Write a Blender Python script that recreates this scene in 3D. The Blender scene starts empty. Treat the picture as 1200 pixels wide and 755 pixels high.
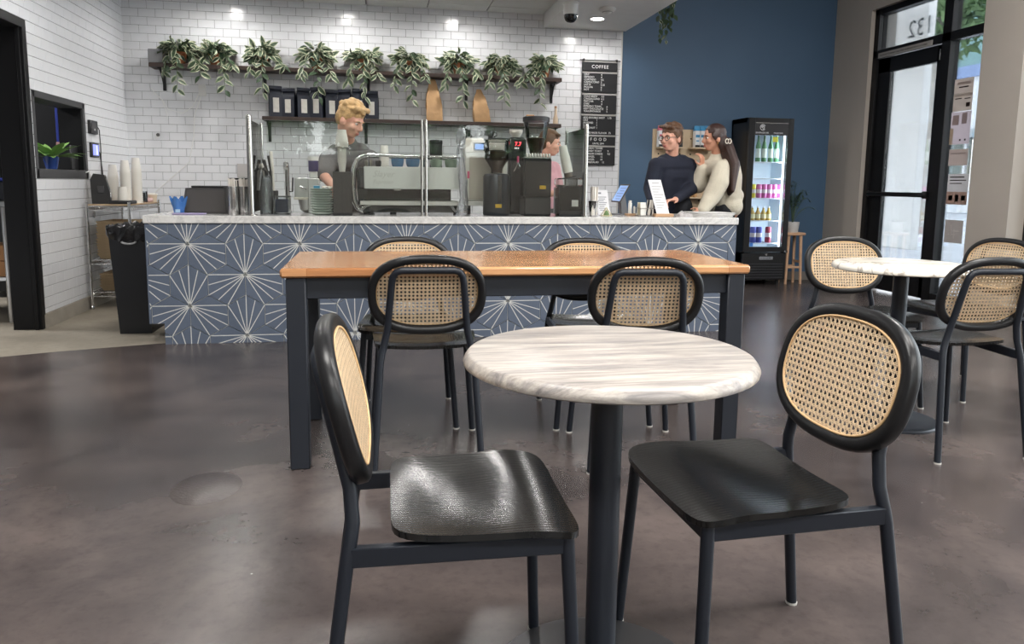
import bpy, bmesh, math, random
import numpy as np
from mathutils import Vector, Matrix, noise
random.seed(7)
C = bpy.context.scene.collection
SC = bpy.context.scene
PI = math.pi
R = math.radians

# ------------------------------------------------------------------ camera, world, light, exposure
F, PITCH, ROLL, YAW, PY, CAMZ = 882.0, 0.131177, 0.012173, 0.180584, 331.76, 1.08
fw = Vector((math.sin(YAW)*math.cos(PITCH), math.cos(YAW)*math.cos(PITCH), -math.sin(PITCH)))
rt = Vector((math.cos(YAW), -math.sin(YAW), 0)); up = rt.cross(fw)
RT = rt*math.cos(ROLL) + up*math.sin(ROLL); UP = up*math.cos(ROLL) - rt*math.sin(ROLL)
cam = bpy.data.cameras.new('camera'); camo = bpy.data.objects.new('camera', cam); C.objects.link(camo)
cam.sensor_width = 36; cam.lens = 36*F/1200; cam.shift_y = -(377.5-PY)/1200; cam.clip_start = .05
M = Matrix((RT, UP, -fw)).transposed().to_4x4(); M.translation = (0, 0, CAMZ); camo.matrix_world = M
SC.camera = camo
SC.view_settings.view_transform = 'Standard'; SC.view_settings.look = 'None'; SC.view_settings.gamma = 1
SC.view_settings.use_curve_mapping = False
SC.view_settings.exposure = 0.55
SC.cycles.max_bounces = 10; SC.cycles.diffuse_bounces = 4; SC.cycles.glossy_bounces = 4
SC.cycles.transmission_bounces = 8; SC.cycles.transparent_max_bounces = 16
SC.cycles.caustics_reflective = False; SC.cycles.caustics_refractive = False
SC.cycles.sample_clamp_indirect = 6

w = bpy.data.worlds.new('sky'); SC.world = w; w.use_nodes = True
nt = w.node_tree; bg = nt.nodes['Background']
tc = nt.nodes.new('ShaderNodeTexCoord'); sx = nt.nodes.new('ShaderNodeSeparateXYZ'); rp = nt.nodes.new('ShaderNodeValToRGB')
rp.color_ramp.elements[0].position = .48; rp.color_ramp.elements[0].color = (.55, .56, .58, 1)
rp.color_ramp.elements[1].position = .75; rp.color_ramp.elements[1].color = (.80, .88, 1, 1)
e = rp.color_ramp.elements.new(.53); e.color = (1, 1, 1, 1)
mr = nt.nodes.new('ShaderNodeMapRange'); mr.inputs[1].default_value = -1; mr.inputs[2].default_value = 1
nt.links.new(tc.outputs['Generated'], sx.inputs[0]); nt.links.new(sx.outputs[2], mr.inputs[0])
nt.links.new(mr.outputs[0], rp.inputs[0]); nt.links.new(rp.outputs[0], bg.inputs[0])
bg.inputs[1].default_value = 4.2

S_ = bpy.data.lights.new('sun', 'SUN'); S_.energy = .5; S_.angle = R(1.5); S_.color = (1, .97, .92)
so_ = bpy.data.objects.new('sun', S_); C.objects.link(so_); so_.rotation_euler = Vector((1, -.25, -.95)).to_track_quat('-Z', 'Y').to_euler()
def portal(name, loc, rot, sx, sy):
    L = bpy.data.lights.new(name, 'AREA'); L.shape = 'RECTANGLE'; L.size = sx; L.size_y = sy
    L.cycles.is_portal = True
    o = bpy.data.objects.new(name, L); C.objects.link(o); o.location = loc; o.rotation_euler = rot
portal('window_portal_back', (1.4, -3.30, 2.2), (R(90), 0, 0), 6.6, 1.4)
portal('window_portal_side', (5.33, 2.2, 1.7), (R(90), 0, R(90)), 5.8, 3.0)
portal('window_portal_door', (5.40, 6.7, 1.5), (R(90), 0, R(90)), 1.6, 3.0)

# ------------------------------------------------------------------ helpers
def ray(x, y): return (x-600)/F*RT - (y-PY)/F*UP + fw
ORG = Vector((0, 0, CAMZ))
def onY(x, y, Y): d = ray(x, y); return ORG + d*(Y/d.y)
def onX(x, y, X): d = ray(x, y); return ORG + d*(X/d.x)
def onZ(x, y, Z): d = ray(x, y); return ORG + d*((Z-CAMZ)/d.z)

MATS = {}
class NT:
    def __init__(s, m):
        m.use_nodes = True; s.t = m.node_tree; s.b = s.t.nodes['Principled BSDF']; s.out = s.t.nodes['Material Output']
    def n(s, typ, ins=None, **kw):
        x = s.t.nodes.new(typ)
        for k, v in kw.items(): setattr(x, k, v)
        for k, v in (ins or {}).items():
            if hasattr(v, 'links') or isinstance(v, bpy.types.NodeSocket): s.t.links.new(v, x.inputs[k])
            else: x.inputs[k].default_value = v
        return x
    def l(s, a, b): s.t.links.new(a, b)
    def coord(s, scale=(1, 1, 1), rot=(0, 0, 0), out='Object'):
        tc = s.n('ShaderNodeTexCoord')
        mp = s.n('ShaderNodeMapping', {'Vector': tc.outputs[out], 'Scale': scale, 'Rotation': rot})
        return mp.outputs[0]
    def noise(s, vec, scale, detail=4, rough=.55, dist=0):
        return s.n('ShaderNodeTexNoise', {'Vector': vec, 'Scale': scale, 'Detail': detail, 'Roughness': rough, 'Distortion': dist}).outputs[0]
    def ramp(s, fac, stops):
        r = s.n('ShaderNodeValToRGB', {'Fac': fac}); cr = r.color_ramp
        while len(cr.elements) < len(stops): cr.elements.new(.5)
        for e, (p, c) in zip(cr.elements, stops):
            e.position = p; e.color = (c, c, c, 1) if not hasattr(c, '__len__') else (*c[:3], 1)
        return r.outputs[0]
    def bump(s, h, strength=.2, dist=.01):
        b = s.n('ShaderNodeBump', {'Height': h, 'Strength': strength, 'Distance': dist}); s.l(b.outputs[0], s.b.inputs['Normal'])
def srgb(r, g, b):
    f = lambda c: (c/255/12.92 if c/255 <= .04045 else ((c/255+.055)/1.055)**2.4)
    return (f(r), f(g), f(b))
def mat(name, col=(.5, .5, .5), rough=.5, metal=0, var=0, vscale=8, bump=0, bscale=60, emit=None, es=1, spec=None, coat=0, trans=0, sheen=0):
    """plain procedural surface: a colour, slightly mottled, with fine relief"""
    if name in MATS: return MATS[name]
    m = bpy.data.materials.new(name); k = NT(m); b = k.b
    b.inputs['Base Color'].default_value = (*col, 1); b.inputs['Roughness'].default_value = rough; b.inputs['Metallic'].default_value = metal
    if spec is not None: b.inputs['Specular IOR Level'].default_value = spec
    if coat: b.inputs['Coat Weight'].default_value = coat; b.inputs['Coat Roughness'].default_value = .15
    if sheen: b.inputs['Sheen Weight'].default_value = sheen
    if emit: b.inputs['Emission Color'].default_value = (*emit, 1); b.inputs['Emission Strength'].default_value = es
    if var or bump:
        v = k.coord()
        if var:
            nz = k.noise(v, vscale)
            c = k.ramp(nz, [(.3, [x*(1-var) for x in col]), (.7, [min(1, x*(1+var)) for x in col])]); k.l(c, b.inputs['Base Color'])
        if bump: k.bump(k.noise(v, bscale, 3), bump, .004)
    MATS[name] = m
    return m
def glass(name, tint=(1, 1, 1), refl=1.0, rough=0.0, opac=0.0, ocol=(1, 1, 1)):
    """thin sheet glass: clear with a Fresnel reflection (and an optional milky share)"""
    if name in MATS: return MATS[name]
    m = bpy.data.materials.new(name); k = NT(m); k.t.nodes.remove(k.b)
    tr = k.n('ShaderNodeBsdfTransparent', {'Color': (*tint, 1)}); gl = k.n('ShaderNodeBsdfGlossy', {'Roughness': rough})
    fr = k.n('ShaderNodeFresnel', {'IOR': 1.5}); mu = k.n('ShaderNodeMath', {0: fr.outputs[0], 1: refl}, operation='MULTIPLY', use_clamp=True)
    mx = k.n('ShaderNodeMixShader', {0: mu.outputs[0], 1: tr.outputs[0], 2: gl.outputs[0]}); o = mx.outputs[0]
    if opac:
        d = k.n('ShaderNodeBsdfDiffuse', {'Color': (*ocol, 1)}); o = k.n('ShaderNodeMixShader', {0: opac, 1: o, 2: d.outputs[0]}).outputs[0]
    k.l(o, k.out.inputs[0]); MATS[name] = m
    return m

class MB:
    """collects shapes and links them as one mesh object"""
    def __init__(s): s.v = []; s.f = []; s.m = []; s.T = None
    def add(s, vs, fs, m=0):
        o = len(s.v)
        for v in vs: s.v.append(tuple(s.T @ Vector(v)) if s.T else tuple(v))
        for f in fs: s.f.append(tuple(i+o for i in f)); s.m.append(m)
        return s
    def box(s, c, d, b=0, rot=None, m=0):
        hx, hy, hz = d[0]/2, d[1]/2, d[2]/2; c = Vector(c)
        if not b:
            vs = [Vector((x*hx, y*hy, z*hz)) for z in (-1, 1) for y in (-1, 1) for x in (-1, 1)]
            fs = [(0, 2, 3, 1), (4, 5, 7, 6), (0, 1, 5, 4), (2, 6, 7, 3), (0, 4, 6, 2), (1, 3, 7, 5)]
        else:
            b = min(b, hx*.95, hy*.95, hz*.95); vs = []; idx = {}
            for x in (-1, 1):
                for y in (-1, 1):
                    for z in (-1, 1):
                        for a in range(3):
                            p = [x*(hx-b), y*(hy-b), z*(hz-b)]; p[a] += (x, y, z)[a]*b
                            idx[(x, y, z, a)] = len(vs); vs.append(Vector(p))
            fs = []
            def q(*k): fs.append(tuple(idx[i] for i in k))
            for sg in (-1, 1):
                o = [(-1, -1), (1, -1), (1, 1), (-1, 1)]
                if sg < 0: o = o[::-1]
                q(*[(sg, y, z, 0) for y, z in o]); q(*[(x, sg, z, 1) for z, x in o]); q(*[(x, y, sg, 2) for x, y in o])
            for a, b2 in ((0, 1), (1, 2), (2, 0)):
                c2 = 3-a-b2
                for sa in (-1, 1):
                    for sb in (-1, 1):
                        def key(sc, ax):
                            t = [0, 0, 0]; t[a] = sa; t[b2] = sb; t[c2] = sc; return (*t, ax)
                        k4 = [key(-1, a), key(-1, b2), key(1, b2), key(1, a)]
                        if sa*sb < 0: k4 = k4[::-1]
                        q(*k4)
            for x in (-1, 1):
                for y in (-1, 1):
                    for z in (-1, 1):
                        k3 = [(x, y, z, 0), (x, y, z, 1), (x, y, z, 2)]
                        if x*y*z < 0: k3 = k3[::-1]
                        q(*k3)
        if rot is not None: vs = [rot @ v for v in vs]
        return s.add([v+c for v in vs], fs, m)
    def span(s, a, b, bev=0, m=0):
        return s.box([(x+y)/2 for x, y in zip(a, b)], [abs(y-x) for x, y in zip(a, b)], bev, m=m)
    def tube(s, pts, r, n=10, closed=False, cap=True, m=0, flat=1.0, upv=None):
        pts = [Vector(p) for p in pts]; k = len(pts); rr = r if hasattr(r, '__len__') else [r]*k
        tg = []
        for i in range(k):
            if closed: t = pts[(i+1) % k]-pts[i-1]
            else: t = pts[min(i+1, k-1)]-pts[max(i-1, 0)]
            tg.append(t.normalized())
        ref = Vector(upv) if upv else (Vector((0, 0, 1)) if abs(tg[0].z) < .9 else Vector((1, 0, 0)))
        u = (ref - tg[0]*ref.dot(tg[0])).normalized(); vs = []; fs = []
        for i in range(k):
            u = (u - tg[i]*u.dot(tg[i])).normalized(); v = tg[i].cross(u)
            for j in range(n):
                a = 2*PI*j/n; vs.append(pts[i] + (u*math.cos(a)*flat + v*math.sin(a))*rr[i])
        for i in range(k if closed else k-1):
            for j in range(n):
                a, b = i*n+j, i*n+(j+1) % n; c, d = ((i+1) % k)*n+(j+1) % n, ((i+1) % k)*n+j
                fs.append((a, b, c, d))
        if cap and not closed: fs += [tuple(range(n))[::-1], tuple((k-1)*n+j for j in range(n))]
        return s.add(vs, fs, m)
    def cyl(s, a, b, r, r2=None, n=16, m=0): return s.tube([a, b], [r, r if r2 is None else r2], n, m=m)
    def lathe(s, prof, n=20, c=(0, 0, 0), m=0, sx=1, sy=1):
        vs = []; fs = []; k = len(prof)
        for r, z in prof:
            for j in range(n):
                a = 2*PI*j/n; vs.append((c[0]+r*sx*math.cos(a), c[1]+r*sy*math.sin(a), c[2]+z))
        for i in range(k-1):
            for j in range(n): fs.append((i*n+j, i*n+(j+1) % n, (i+1)*n+(j+1) % n, (i+1)*n+j))
        if prof[0][0] > 1e-5: fs.append(tuple(range(n))[::-1])
        if prof[-1][0] > 1e-5: fs.append(tuple((k-1)*n+j for j in range(n)))
        return s.add(vs, fs, m)
    def ell(s, c, r, n=12, k=8, rot=None, m=0):
        c = Vector(c); r = r if hasattr(r, '__len__') else (r, r, r); vs = []; fs = []
        for i in range(k+1):
            th = PI*i/k
            for j in range(n):
                a = 2*PI*j/n; p = Vector((r[0]*math.sin(th)*math.cos(a), r[1]*math.sin(th)*math.sin(a), -r[2]*math.cos(th)))
                vs.append((rot @ p if rot is not None else p)+c)
        for i in range(k):
            for j in range(n): fs.append((i*n+j, i*n+(j+1) % n, (i+1)*n+(j+1) % n, (i+1)*n+j))
        return s.add(vs, fs, m)
    def prism(s, poly, d0, d1, ax='z', m=0):
        """poly extruded along ax between d0 and d1; poly is given in the other two axes in x<y<z order"""
        def P(p, d): return {'z': (p[0], p[1], d), 'y': (p[0], d, p[1]), 'x': (d, p[0], p[1])}[ax]
        n = len(poly); vs = [P(p, d0) for p in poly]+[P(p, d1) for p in poly]
        fs = [tuple(range(n))[::-1], tuple(range(n, 2*n))]+[(i, (i+1) % n, n+(i+1) % n, n+i) for i in range(n)]
        return s.add(vs, fs, m)
    def mesh(s, name, mats, ang=40):
        me = bpy.data.meshes.new(name); me.from_pydata(s.v, [], s.f)
        for m in (mats if isinstance(mats, (list, tuple)) else [mats]): me.materials.append(m)
        me.polygons.foreach_set('material_index', s.m)
        bm = bmesh.new(); bm.from_mesh(me); bmesh.ops.recalc_face_normals(bm, faces=bm.faces); bm.to_mesh(me); bm.free()
        if ang:
            me.polygons.foreach_set('use_smooth', [True]*len(me.polygons)); me.set_sharp_from_angle(angle=R(ang))
        return me
    def build(s, name, mats, parent=None, ang=40, loc=None):
        o = bpy.data.objects.new(name, s.mesh(name, mats, ang)); C.objects.link(o)
        if parent: o.parent = parent
        if loc: o.location = loc
        return o
def link(name, me, parent=None, loc=(0, 0, 0), rot=(0, 0, 0), sc=None):
    o = bpy.data.objects.new(name, me); C.objects.link(o); o.parent = parent; o.location = loc; o.rotation_euler = rot
    if sc: o.scale = sc if hasattr(sc, '__len__') else (sc, sc, sc)
    return o
def tag(o, label=None, cat=None, group=None, kind=None):
    if label: o['label'] = label
    if cat: o['category'] = cat
    if group: o['group'] = group
    if kind: o['kind'] = kind
    return o
def thing(name, label, cat, loc=(0, 0, 0), rz=0, group=None):
    o = bpy.data.objects.new(name, None); C.objects.link(o); o.empty_display_size = .1
    o.location = loc; o.rotation_euler = (0, 0, rz)
    return tag(o, label, cat, group)
def struct(o): o['kind'] = 'structure'; return o
CH = {}
def copy_thing(o, label, loc, rz=0, group=None):
    def rec(src, par):
        for ch in list(src.children):
            c = ch.copy(); C.objects.link(c); c.parent = par; c.matrix_parent_inverse = ch.matrix_parent_inverse.copy(); rec(ch, c)
    r = o.copy(); C.objects.link(r); r.location = loc; r.rotation_euler = (0, 0, rz); r['label'] = label
    if group: r['group'] = group
    rec(o, r); return r
def text(name, s, size, m, parent=None, loc=(0, 0, 0), rot=(0, 0, 0), align='LEFT', ext=.0006, sx=1.0, space=1.0, shear=0):
    cu = bpy.data.curves.new(name, 'FONT'); cu.body = s; cu.size = size; cu.align_x = align; cu.extrude = ext; cu.resolution_u = 2
    cu.space_character = space; cu.shear = shear
    t = bpy.data.objects.new(name, cu); C.objects.link(t)
    bpy.context.view_layer.update()
    me = bpy.data.meshes.new_from_object(t.evaluated_get(bpy.context.evaluated_depsgraph_get()))
    bpy.data.objects.remove(t); bpy.data.curves.remove(cu)
    me.materials.clear(); me.materials.append(m)
    return link(name, me, parent, loc, rot, (sx, 1, 1))
def baked(mb, voxel, smooth=3, dec=None):
    """fuse overlapping shapes into one continuous skin"""
    o = mb.build('tmp', [], ang=0)
    r = o.modifiers.new('r', 'REMESH'); r.mode = 'VOXEL'; r.voxel_size = voxel
    if smooth: s = o.modifiers.new('s', 'SMOOTH'); s.iterations = smooth; s.factor = .5
    bpy.context.view_layer.update()
    me = bpy.data.meshes.new_from_object(o.evaluated_get(bpy.context.evaluated_depsgraph_get()))
    om = o.data; bpy.data.objects.remove(o); bpy.data.meshes.remove(om)
    me.polygons.foreach_set('use_smooth', [True]*len(me.polygons))
    return me
# ------------------------------------------------------------------ the room
XL, YB, XR = -2.367, 8.013, 5.154
ZT, ZS, ZH = 2.839, 2.715, 3.95        # grid ceiling, soffit, high ceiling
# floor: dark sealed concrete, beige concrete in the kitchen corner
def concrete(name, stops, sc, rough, bumpy):
    m = bpy.data.materials.new(name); k = NT(m); v = k.coord()
    def soft(fac, st):
        r = k.n('ShaderNodeValToRGB', {'Fac': fac}); cr = r.color_ramp; cr.interpolation = 'B_SPLINE'
        while len(cr.elements) < len(st): cr.elements.new(.5)
        for e, (p, c) in zip(cr.elements, st): e.position = p; e.color = (c, c, c, 1) if not hasattr(c, '__len__') else (*c, 1)
        return r.outputs[0]
    c = soft(k.noise(v, sc, 7, .58, .3), stops); cloud = soft(k.noise(k.coord((1.0, 1.8, 1)), .7, 3, .5, .6), [(.2, .60), (.5, .98), (.8, 1.30)]); fine = soft(k.noise(v, 26, 5, .65), [(.25, .78), (.5, 1.0), (.75, 1.2)])
    col = k.n('ShaderNodeMix', {0: 1.0, 6: c, 7: cloud}, data_type='RGBA', blend_type='MULTIPLY').outputs[2]
    col = k.n('ShaderNodeMix', {0: 1.0, 6: col, 7: fine}, data_type='RGBA', blend_type='MULTIPLY').outputs[2]
    # scattered pale specks
    vo = k.n('ShaderNodeTexVoronoi', {'Vector': v, 'Scale': 4.5, 'Randomness': 1.0}); sp = k.ramp(vo.outputs['Distance'], [(.0, .8), (.018, 0.0)])
    col = k.n('ShaderNodeMix', {0: sp, 6: col, 7: (.40, .38, .37, 1)}, data_type='RGBA').outputs[2]
    k.l(col, k.b.inputs['Base Color'])
    k.b.inputs['Roughness'].default_value = sum(rough)/2
    if bumpy > .05: k.bump(k.noise(v, 60, 3), bumpy, .002)
    return m
dark = concrete('dark_concrete', [(.22, srgb(38, 34, 35)), (.5, srgb(72, 65, 64)), (.78, srgb(112, 100, 95))], 1.5, (.18, .36), .02)
beige = concrete('beige_concrete', [(.15, srgb(118, 110, 97)), (.5, srgb(150, 141, 126)), (.85, srgb(170, 161, 146))], 2.0, (.5, .7), .12)
edge = [(-2.367, 4.86), (-2.248, 4.946), (-2.0, 5.05), (-1.735, 5.136), (-1.437, 5.23), (-1.0, 5.32)]
fl = MB(); fl.prism([(-2.9, -3.6), (5.7, -3.6), (5.7, 8.4), (-1.0, 8.4)]+edge[::-1]+[(-2.9, 4.5)], -.05, 0)
struct(fl.build('floor', dark))
fk = MB(); fk.prism([(-2.9, 4.5)]+edge+[(-1.0, 8.4), (-7.5, 8.4), (-7.5, 4.5)], -.05, 0)
struct(fk.build('floor_kitchen', beige))
# round patch in the concrete where an old fixing was filled
pm_ = mat('floor_patch', srgb(80, 73, 71), .28, var=.16, vscale=40, bump=.3, bscale=80)
pp = onZ(242, 572, 0); pb = MB(); pb.lathe([(.118, 0), (.116, .0012), (0, .0014)], 28, sx=1.0, sy=1.25)
tag(pb.build('floor_patch', pm_, loc=pp), 'faint round patch in the dark concrete floor, left of the long table', 'floor patch')

white_tile = mat('white_glazed_tile', srgb(226, 227, 230), .14, var=.03, vscale=3)
grout = mat('grey_grout', srgb(96, 95, 96), .9, bump=.2)
PX, PZ = .1541, .0777; TW, TH, TD = .1513, .0751, .006
tb = MB(); b = .0018
def tile_box(mb, w, h):   # a glazed tile with a pillowed edge; local: width x, height z, face towards -y
    hx, hz = w/2, h/2; bx = min(b, hx*.5); bz = min(b, hz*.5)
    mb.add([(-hx, 0, -hz), (hx, 0, -hz), (hx, 0, hz), (-hx, 0, hz), (-hx, -TD+.002, -hz), (hx, -TD+.002, -hz), (hx, -TD+.002, hz), (-hx, -TD+.002, hz),
            (-hx+bx, -TD, -hz+bz), (hx-bx, -TD, -hz+bz), (hx-bx, -TD, hz-bz), (-hx+bx, -TD, hz-bz)],
           [(0, 1, 5, 4), (1, 2, 6, 5), (2, 3, 7, 6), (3, 0, 4, 7), (4, 5, 9, 8), (5, 6, 10, 9), (6, 7, 11, 10), (7, 4, 8, 11), (8, 9, 10, 11)])
tile_box(tb, TW, TH); TILE = tb.mesh('tile', white_tile, 0)
def seen(p):
    d = Vector(p)-ORG; z = d.dot(fw)
    if z < .1: return False
    x = 600+F*d.dot(RT)/z; y = PY-F*d.dot(UP)/z
    return 0 < x < 1200 and 0 < y < 755
def tile_wall(wall, u0, u1, z0, z1, holes, to3, rotz, off, keep):
    """subway tiles in half bond; to3(u,z) -> world; whole tiles chosen by keep become single objects, the others one mesh"""
    rest = MB(); whole = []
    k0 = int((z0-.0)/PZ)-1
    for kz in range(k0, int(z1/PZ)+2):
        zz0 = off[1]+kz*PZ; row = kz % 2
        ku = int((u0-off[0])/PX)-2
        while True:
            a = off[0]+(ku+.5*row)*PX; ku += 1
            if a > u1: break
            rects = [(max(a+.0014, u0), min(a+PX-.0014, u1), max(zz0+.0013, z0), min(zz0+PZ-.0013, z1))]
            for (h0, h1, g0, g1) in holes:
                nr = []
                for (p, q, r, s) in rects:
                    if q <= h0 or p >= h1 or s <= g0 or r >= g1: nr.append((p, q, r, s)); continue
                    if p < h0: nr.append((p, h0, r, s))
                    if q > h1: nr.append((h1, q, r, s))
                    pp_, qq_ = max(p, h0), min(q, h1)
                    if r < g0: nr.append((pp_, qq_, r, g0))
                    if s > g1: nr.append((pp_, qq_, g1, s))
                rects = nr
            for (p, q, r, s) in rects:
                if q-p < .004 or s-r < .004: continue
                c = ((p+q)/2, (r+s)/2)
                if abs(q-p-TW) < .0008 and abs(s-r-TH) < .0008 and seen(to3(*c)): whole.append(c)
                else:
                    rest.T = Matrix.Translation(to3(*c)) @ Matrix.Rotation(rotz, 4, 'Z'); tile_box(rest, q-p, s-r)
    whole.sort(key=keep)
    for c in whole[:300]:
        link('tile', TILE, wall, to3(*c), (0, 0, rotz + 0))
    for c in whole[300:]:
        rest.T = Matrix.Translation(to3(*c)) @ Matrix.Rotation(rotz, 4, 'Z'); tile_box(rest, TW, TH)
    rest.T = None; o = rest.build('tile_field', white_tile, wall, 0); o['kind'] = 'stuff'
XTE = 2.637
wb = struct(MB().span((XL-.2, YB, 0), (XTE, YB+.15, ZT+.3)).build('wall_back', grout))
tile_wall(wb, XL, XTE, .62, ZT+.02, [(1.765, 3, ZS, 4)], lambda u, z: Vector((u, YB, z)), 0, (-2.2133-.1541, -.0143), lambda c: -c[1])
# left wall with a wide doorway and a serving hatch
DY0, DY1, DZ = 4.55, 5.84, 2.11; HY0, HY1, HZ0, HZ1 = 5.925, 6.888, 1.092, 1.683
wl = MB()
for (y0, y1, z0, z1) in ((-3.5, DY0, 0, 4), (DY0, DY1, DZ, 4), (DY1, HY0, 0, 4), (HY0, HY1, 0, HZ0), (HY0, HY1, HZ1, 4), (HY1, YB+.15, 0, 4)):
    wl.span((XL-.17, y0, z0), (XL, y1, z1))
wl = struct(wl.build('wall_left', grout))
tile_wall(wl, 4.2, YB, .105, ZT+.02, [(DY0-.05, DY1+.05, -1, DZ+.05), (HY0-.012, HY1+.012, HZ0-.012, HZ1+.012)], lambda u, z: Vector((XL, u, z)), R(90), (5.974-12*PX, -.0143), lambda c: c[0])
curb = mat('concrete_curb', srgb(150, 143, 132), .8, var=.15, vscale=5, bump=.2)
cb = MB()
cb.prism([(XL, 0), (XL+.022, 0), (XL+.014, .10), (XL, .105)], DY1+.03, YB, 'y'); struct(cb.build('baseboard_left', curb))
cb = MB(); cb.prism([(YB, 0), (YB-.022, 0), (YB-.014, .10), (YB, .105)], XL, -1.5, 'x'); struct(cb.build('baseboard_back', curb))
black_trim = mat('black_painted_steel', (.006, .006, .007), .45, spec=.25)
dj = MB(); dj.span((XL-.18, DY1-.012, 0), (XL+.012, DY1+.05, DZ+.05), .003); dj.span((XL-.18, DY0-.05, 0), (XL+.012, DY0+.012, DZ+.05), .003)
dj.span((XL-.18, DY0, DZ-.012), (XL+.012, DY1, DZ+.05), .003); dj.span((XL-.03, DY1-.03, 0), (XL-.005, DY1-.01, DZ), .002)
struct(dj.build('door_1', black_trim))
hf = MB()
for a, c2 in (((HY0-.014, HZ0-.014), (HY0+.03, HZ1+.014)), ((HY1-.03, HZ0-.014), (HY1+.014, HZ1+.014)), ((HY0, HZ1-.035), (HY1, HZ1+.014)), ((HY0, HZ0-.014), (HY1, HZ0+.055))):
    hf.span((XL-.18, a[0], a[1]), (XL+.010, c2[0], c2[1]), .002)
hw1 = struct(hf.build('window_1', mat('dark_grey_frame', srgb(62, 62, 64), .45)))
MB().span((XL-.18, HY1-.034, HZ0+.05), (XL-.006, HY1-.029, HZ1-.03)).build('jamb_lining', black_trim, hw1)
# kitchen seen through doorway and hatch
kw = mat('kitchen_wall', srgb(120, 122, 124), .7, var=.05)
kb = MB(); kb.span((-7.4, 8.2, 0), (XL-.17, 8.3, 3.2)); kb.span((-7.5, 4.0, 0), (-7.4, 8.3, 3.2)); kb.span((-7.5, 3.9, 0), (XL-.17, 4.0, 3.2))
struct(kb.build('wall_kitchen', kw))
struct(MB().span((-7.5, 3.9, 2.6), (XL-.17, 8.3, 2.7)).build('ceiling_kitchen', mat('kitchen_ceiling', srgb(150, 150, 150), .8)))
# blue accent wall and its skirting
blue = bpy.data.materials.new('blue_wall_paint'); k = NT(blue)
k.l(k.ramp(k.noise(k.coord(), .8, 3), [(.3, srgb(64, 90, 117)), (.7, srgb(69, 96, 123))]), k.b.inputs['Base Color']); k.b.inputs['Roughness'].default_value = .55
k.bump(k.noise(k.coord(), 140, 3), .12, .002)
struct(MB().span((XTE, YB+.015, 0), (XR+.3, YB+.17, 4.0)).build('wall_blue', blue))
struct(MB().span((XTE, YB+.0, 0), (XR, YB+.016, .10), .003).build('baseboard_blue', mat('grey_skirting', srgb(118, 114, 110), .6)))
struct(MB().span((XTE-.012, YB-.010, .62), (XTE+.002, YB+.02, ZS), .002).build('trim_1', mat('tile_edge_trim', srgb(205, 204, 200), .4)))
# right wall with the entrance: door, sidelight, window further along
taupe = mat('taupe_wall_paint', srgb(174, 166, 157), .6, var=.03, vscale=1.5, bump=.08, bscale=120)
DR0, DR1, DRZ = 5.857, 7.40, 2.93     # entrance opening (sidelight at the near side)
wr = MB()
for (y0, y1, z0, z1) in ((DR1, YB+.17, 0, 4), (DR0, DR1, DRZ, 4), (5.42, DR0, 0, 4), (-.9, 5.42, 3.2, 4), (-.9, 5.42, 0, .12), (-3.5, -.9, 0, 4)):
    wr.span((XR, y0, z0), (XR+.30, y1, z1))
struct(wr.build('wall_right', taupe))
# high ceiling, soffit, grid ceiling over the kitchen end
ch_ = mat('ceiling_dark_paint', srgb(58, 60, 64), .8, bump=.1)
cw = mat('ceiling_white', srgb(226, 226, 224), .7, var=.02, bump=.05)
struct(MB().span((XL-.2, -3.6, ZH), (XR+.3, YB+.2, ZH+.1)).build('ceiling_high', ch_))
so = MB(); so.span((1.765, 4.9, ZS), (XTE+.016, YB, ZS+.3)); so.span((XTE+.016, 4.9, ZS), (XTE+.03, YB, ZS+.06)); struct(so.build('ceiling_soffit', cw))
struct(MB().span((XL, 4.75, ZS-.03), (XTE+.03, 4.9, ZH)).build('ceiling_bulkhead', cw))
struct(MB().span((XTE+.016, 4.75, ZS+.05), (XTE+.03, YB, ZH)).build('wall_bulkhead', cw))
gc = struct(MB().span((XL, 4.9, ZT+.015), (1.765, YB, ZT+.03)).build('ceiling_grid', mat('ceiling_shadow_gap', srgb(120, 120, 120), .8)))
pnl = mat('acoustic_panel', srgb(214, 214, 212), .85, bump=.25, bscale=220)
G = .61
for i in range(7):
    for j in range(6):
        x0, x1 = 1.765-(i+1)*G, 1.765-i*G; y0, y1 = YB-(j+1)*G+.35, YB-j*G+.35
        x0 = max(x0, XL); y1 = min(y1, YB); y0 = max(y0, 4.9)
        if x1-x0 < .05 or y1-y0 < .05: continue
        MB().span((x0+.006, y0+.006, ZT), (x1-.006, y1-.006, ZT+.018), .004).build('panel', pnl, gc)
# wall behind the camera: solid below, a band of panes above
wk = MB(); wk.span((XL-.2, -3.5, 0), (-1.9, -3.3, 4)); wk.span((4.7, -3.5, 0), (XR+.3, -3.3, 4)); wk.span((-1.9, -3.5, 2.9), (4.7, -3.3, 4)); wk.span((-1.9, -3.5, 0), (4.7, -3.3, 1.5))
struct(wk.build('wall_front', taupe))
fr = MB()
for x in (-1.9, -.25, 1.4, 3.05, 4.7): fr.span((x-.035, -3.45, 1.5), (x+.035, -3.35, 2.9), .004)
for z in (1.52, 2.88): fr.span((-1.9, -3.44, z-.03), (4.7, -3.36, z+.03), .004)
f2 = struct(fr.build('window_2', black_trim)); clear = glass('clear_pane', (.97, .99, .98), 1.0)
fr = MB()
for y in (-.9, 1.2, 3.3, 5.42): fr.span((XR+.16, y-.035, .12), (XR+.24, y+.035, 3.2), .004)
for z in (.15, 2.5, 3.17): fr.span((XR+.16, -.9, z-.03), (XR+.24, 5.42, z+.03), .004)
f3 = struct(fr.build('window_3', black_trim))
MB().span((-1.9, -3.405, 1.5), (4.7, -3.395, 2.9)).build('pane', clear, f2)
MB().span((XR+.195, -.9, .12), (XR+.205, 5.42, 3.2)).build('pane', clear, f3)
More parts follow.
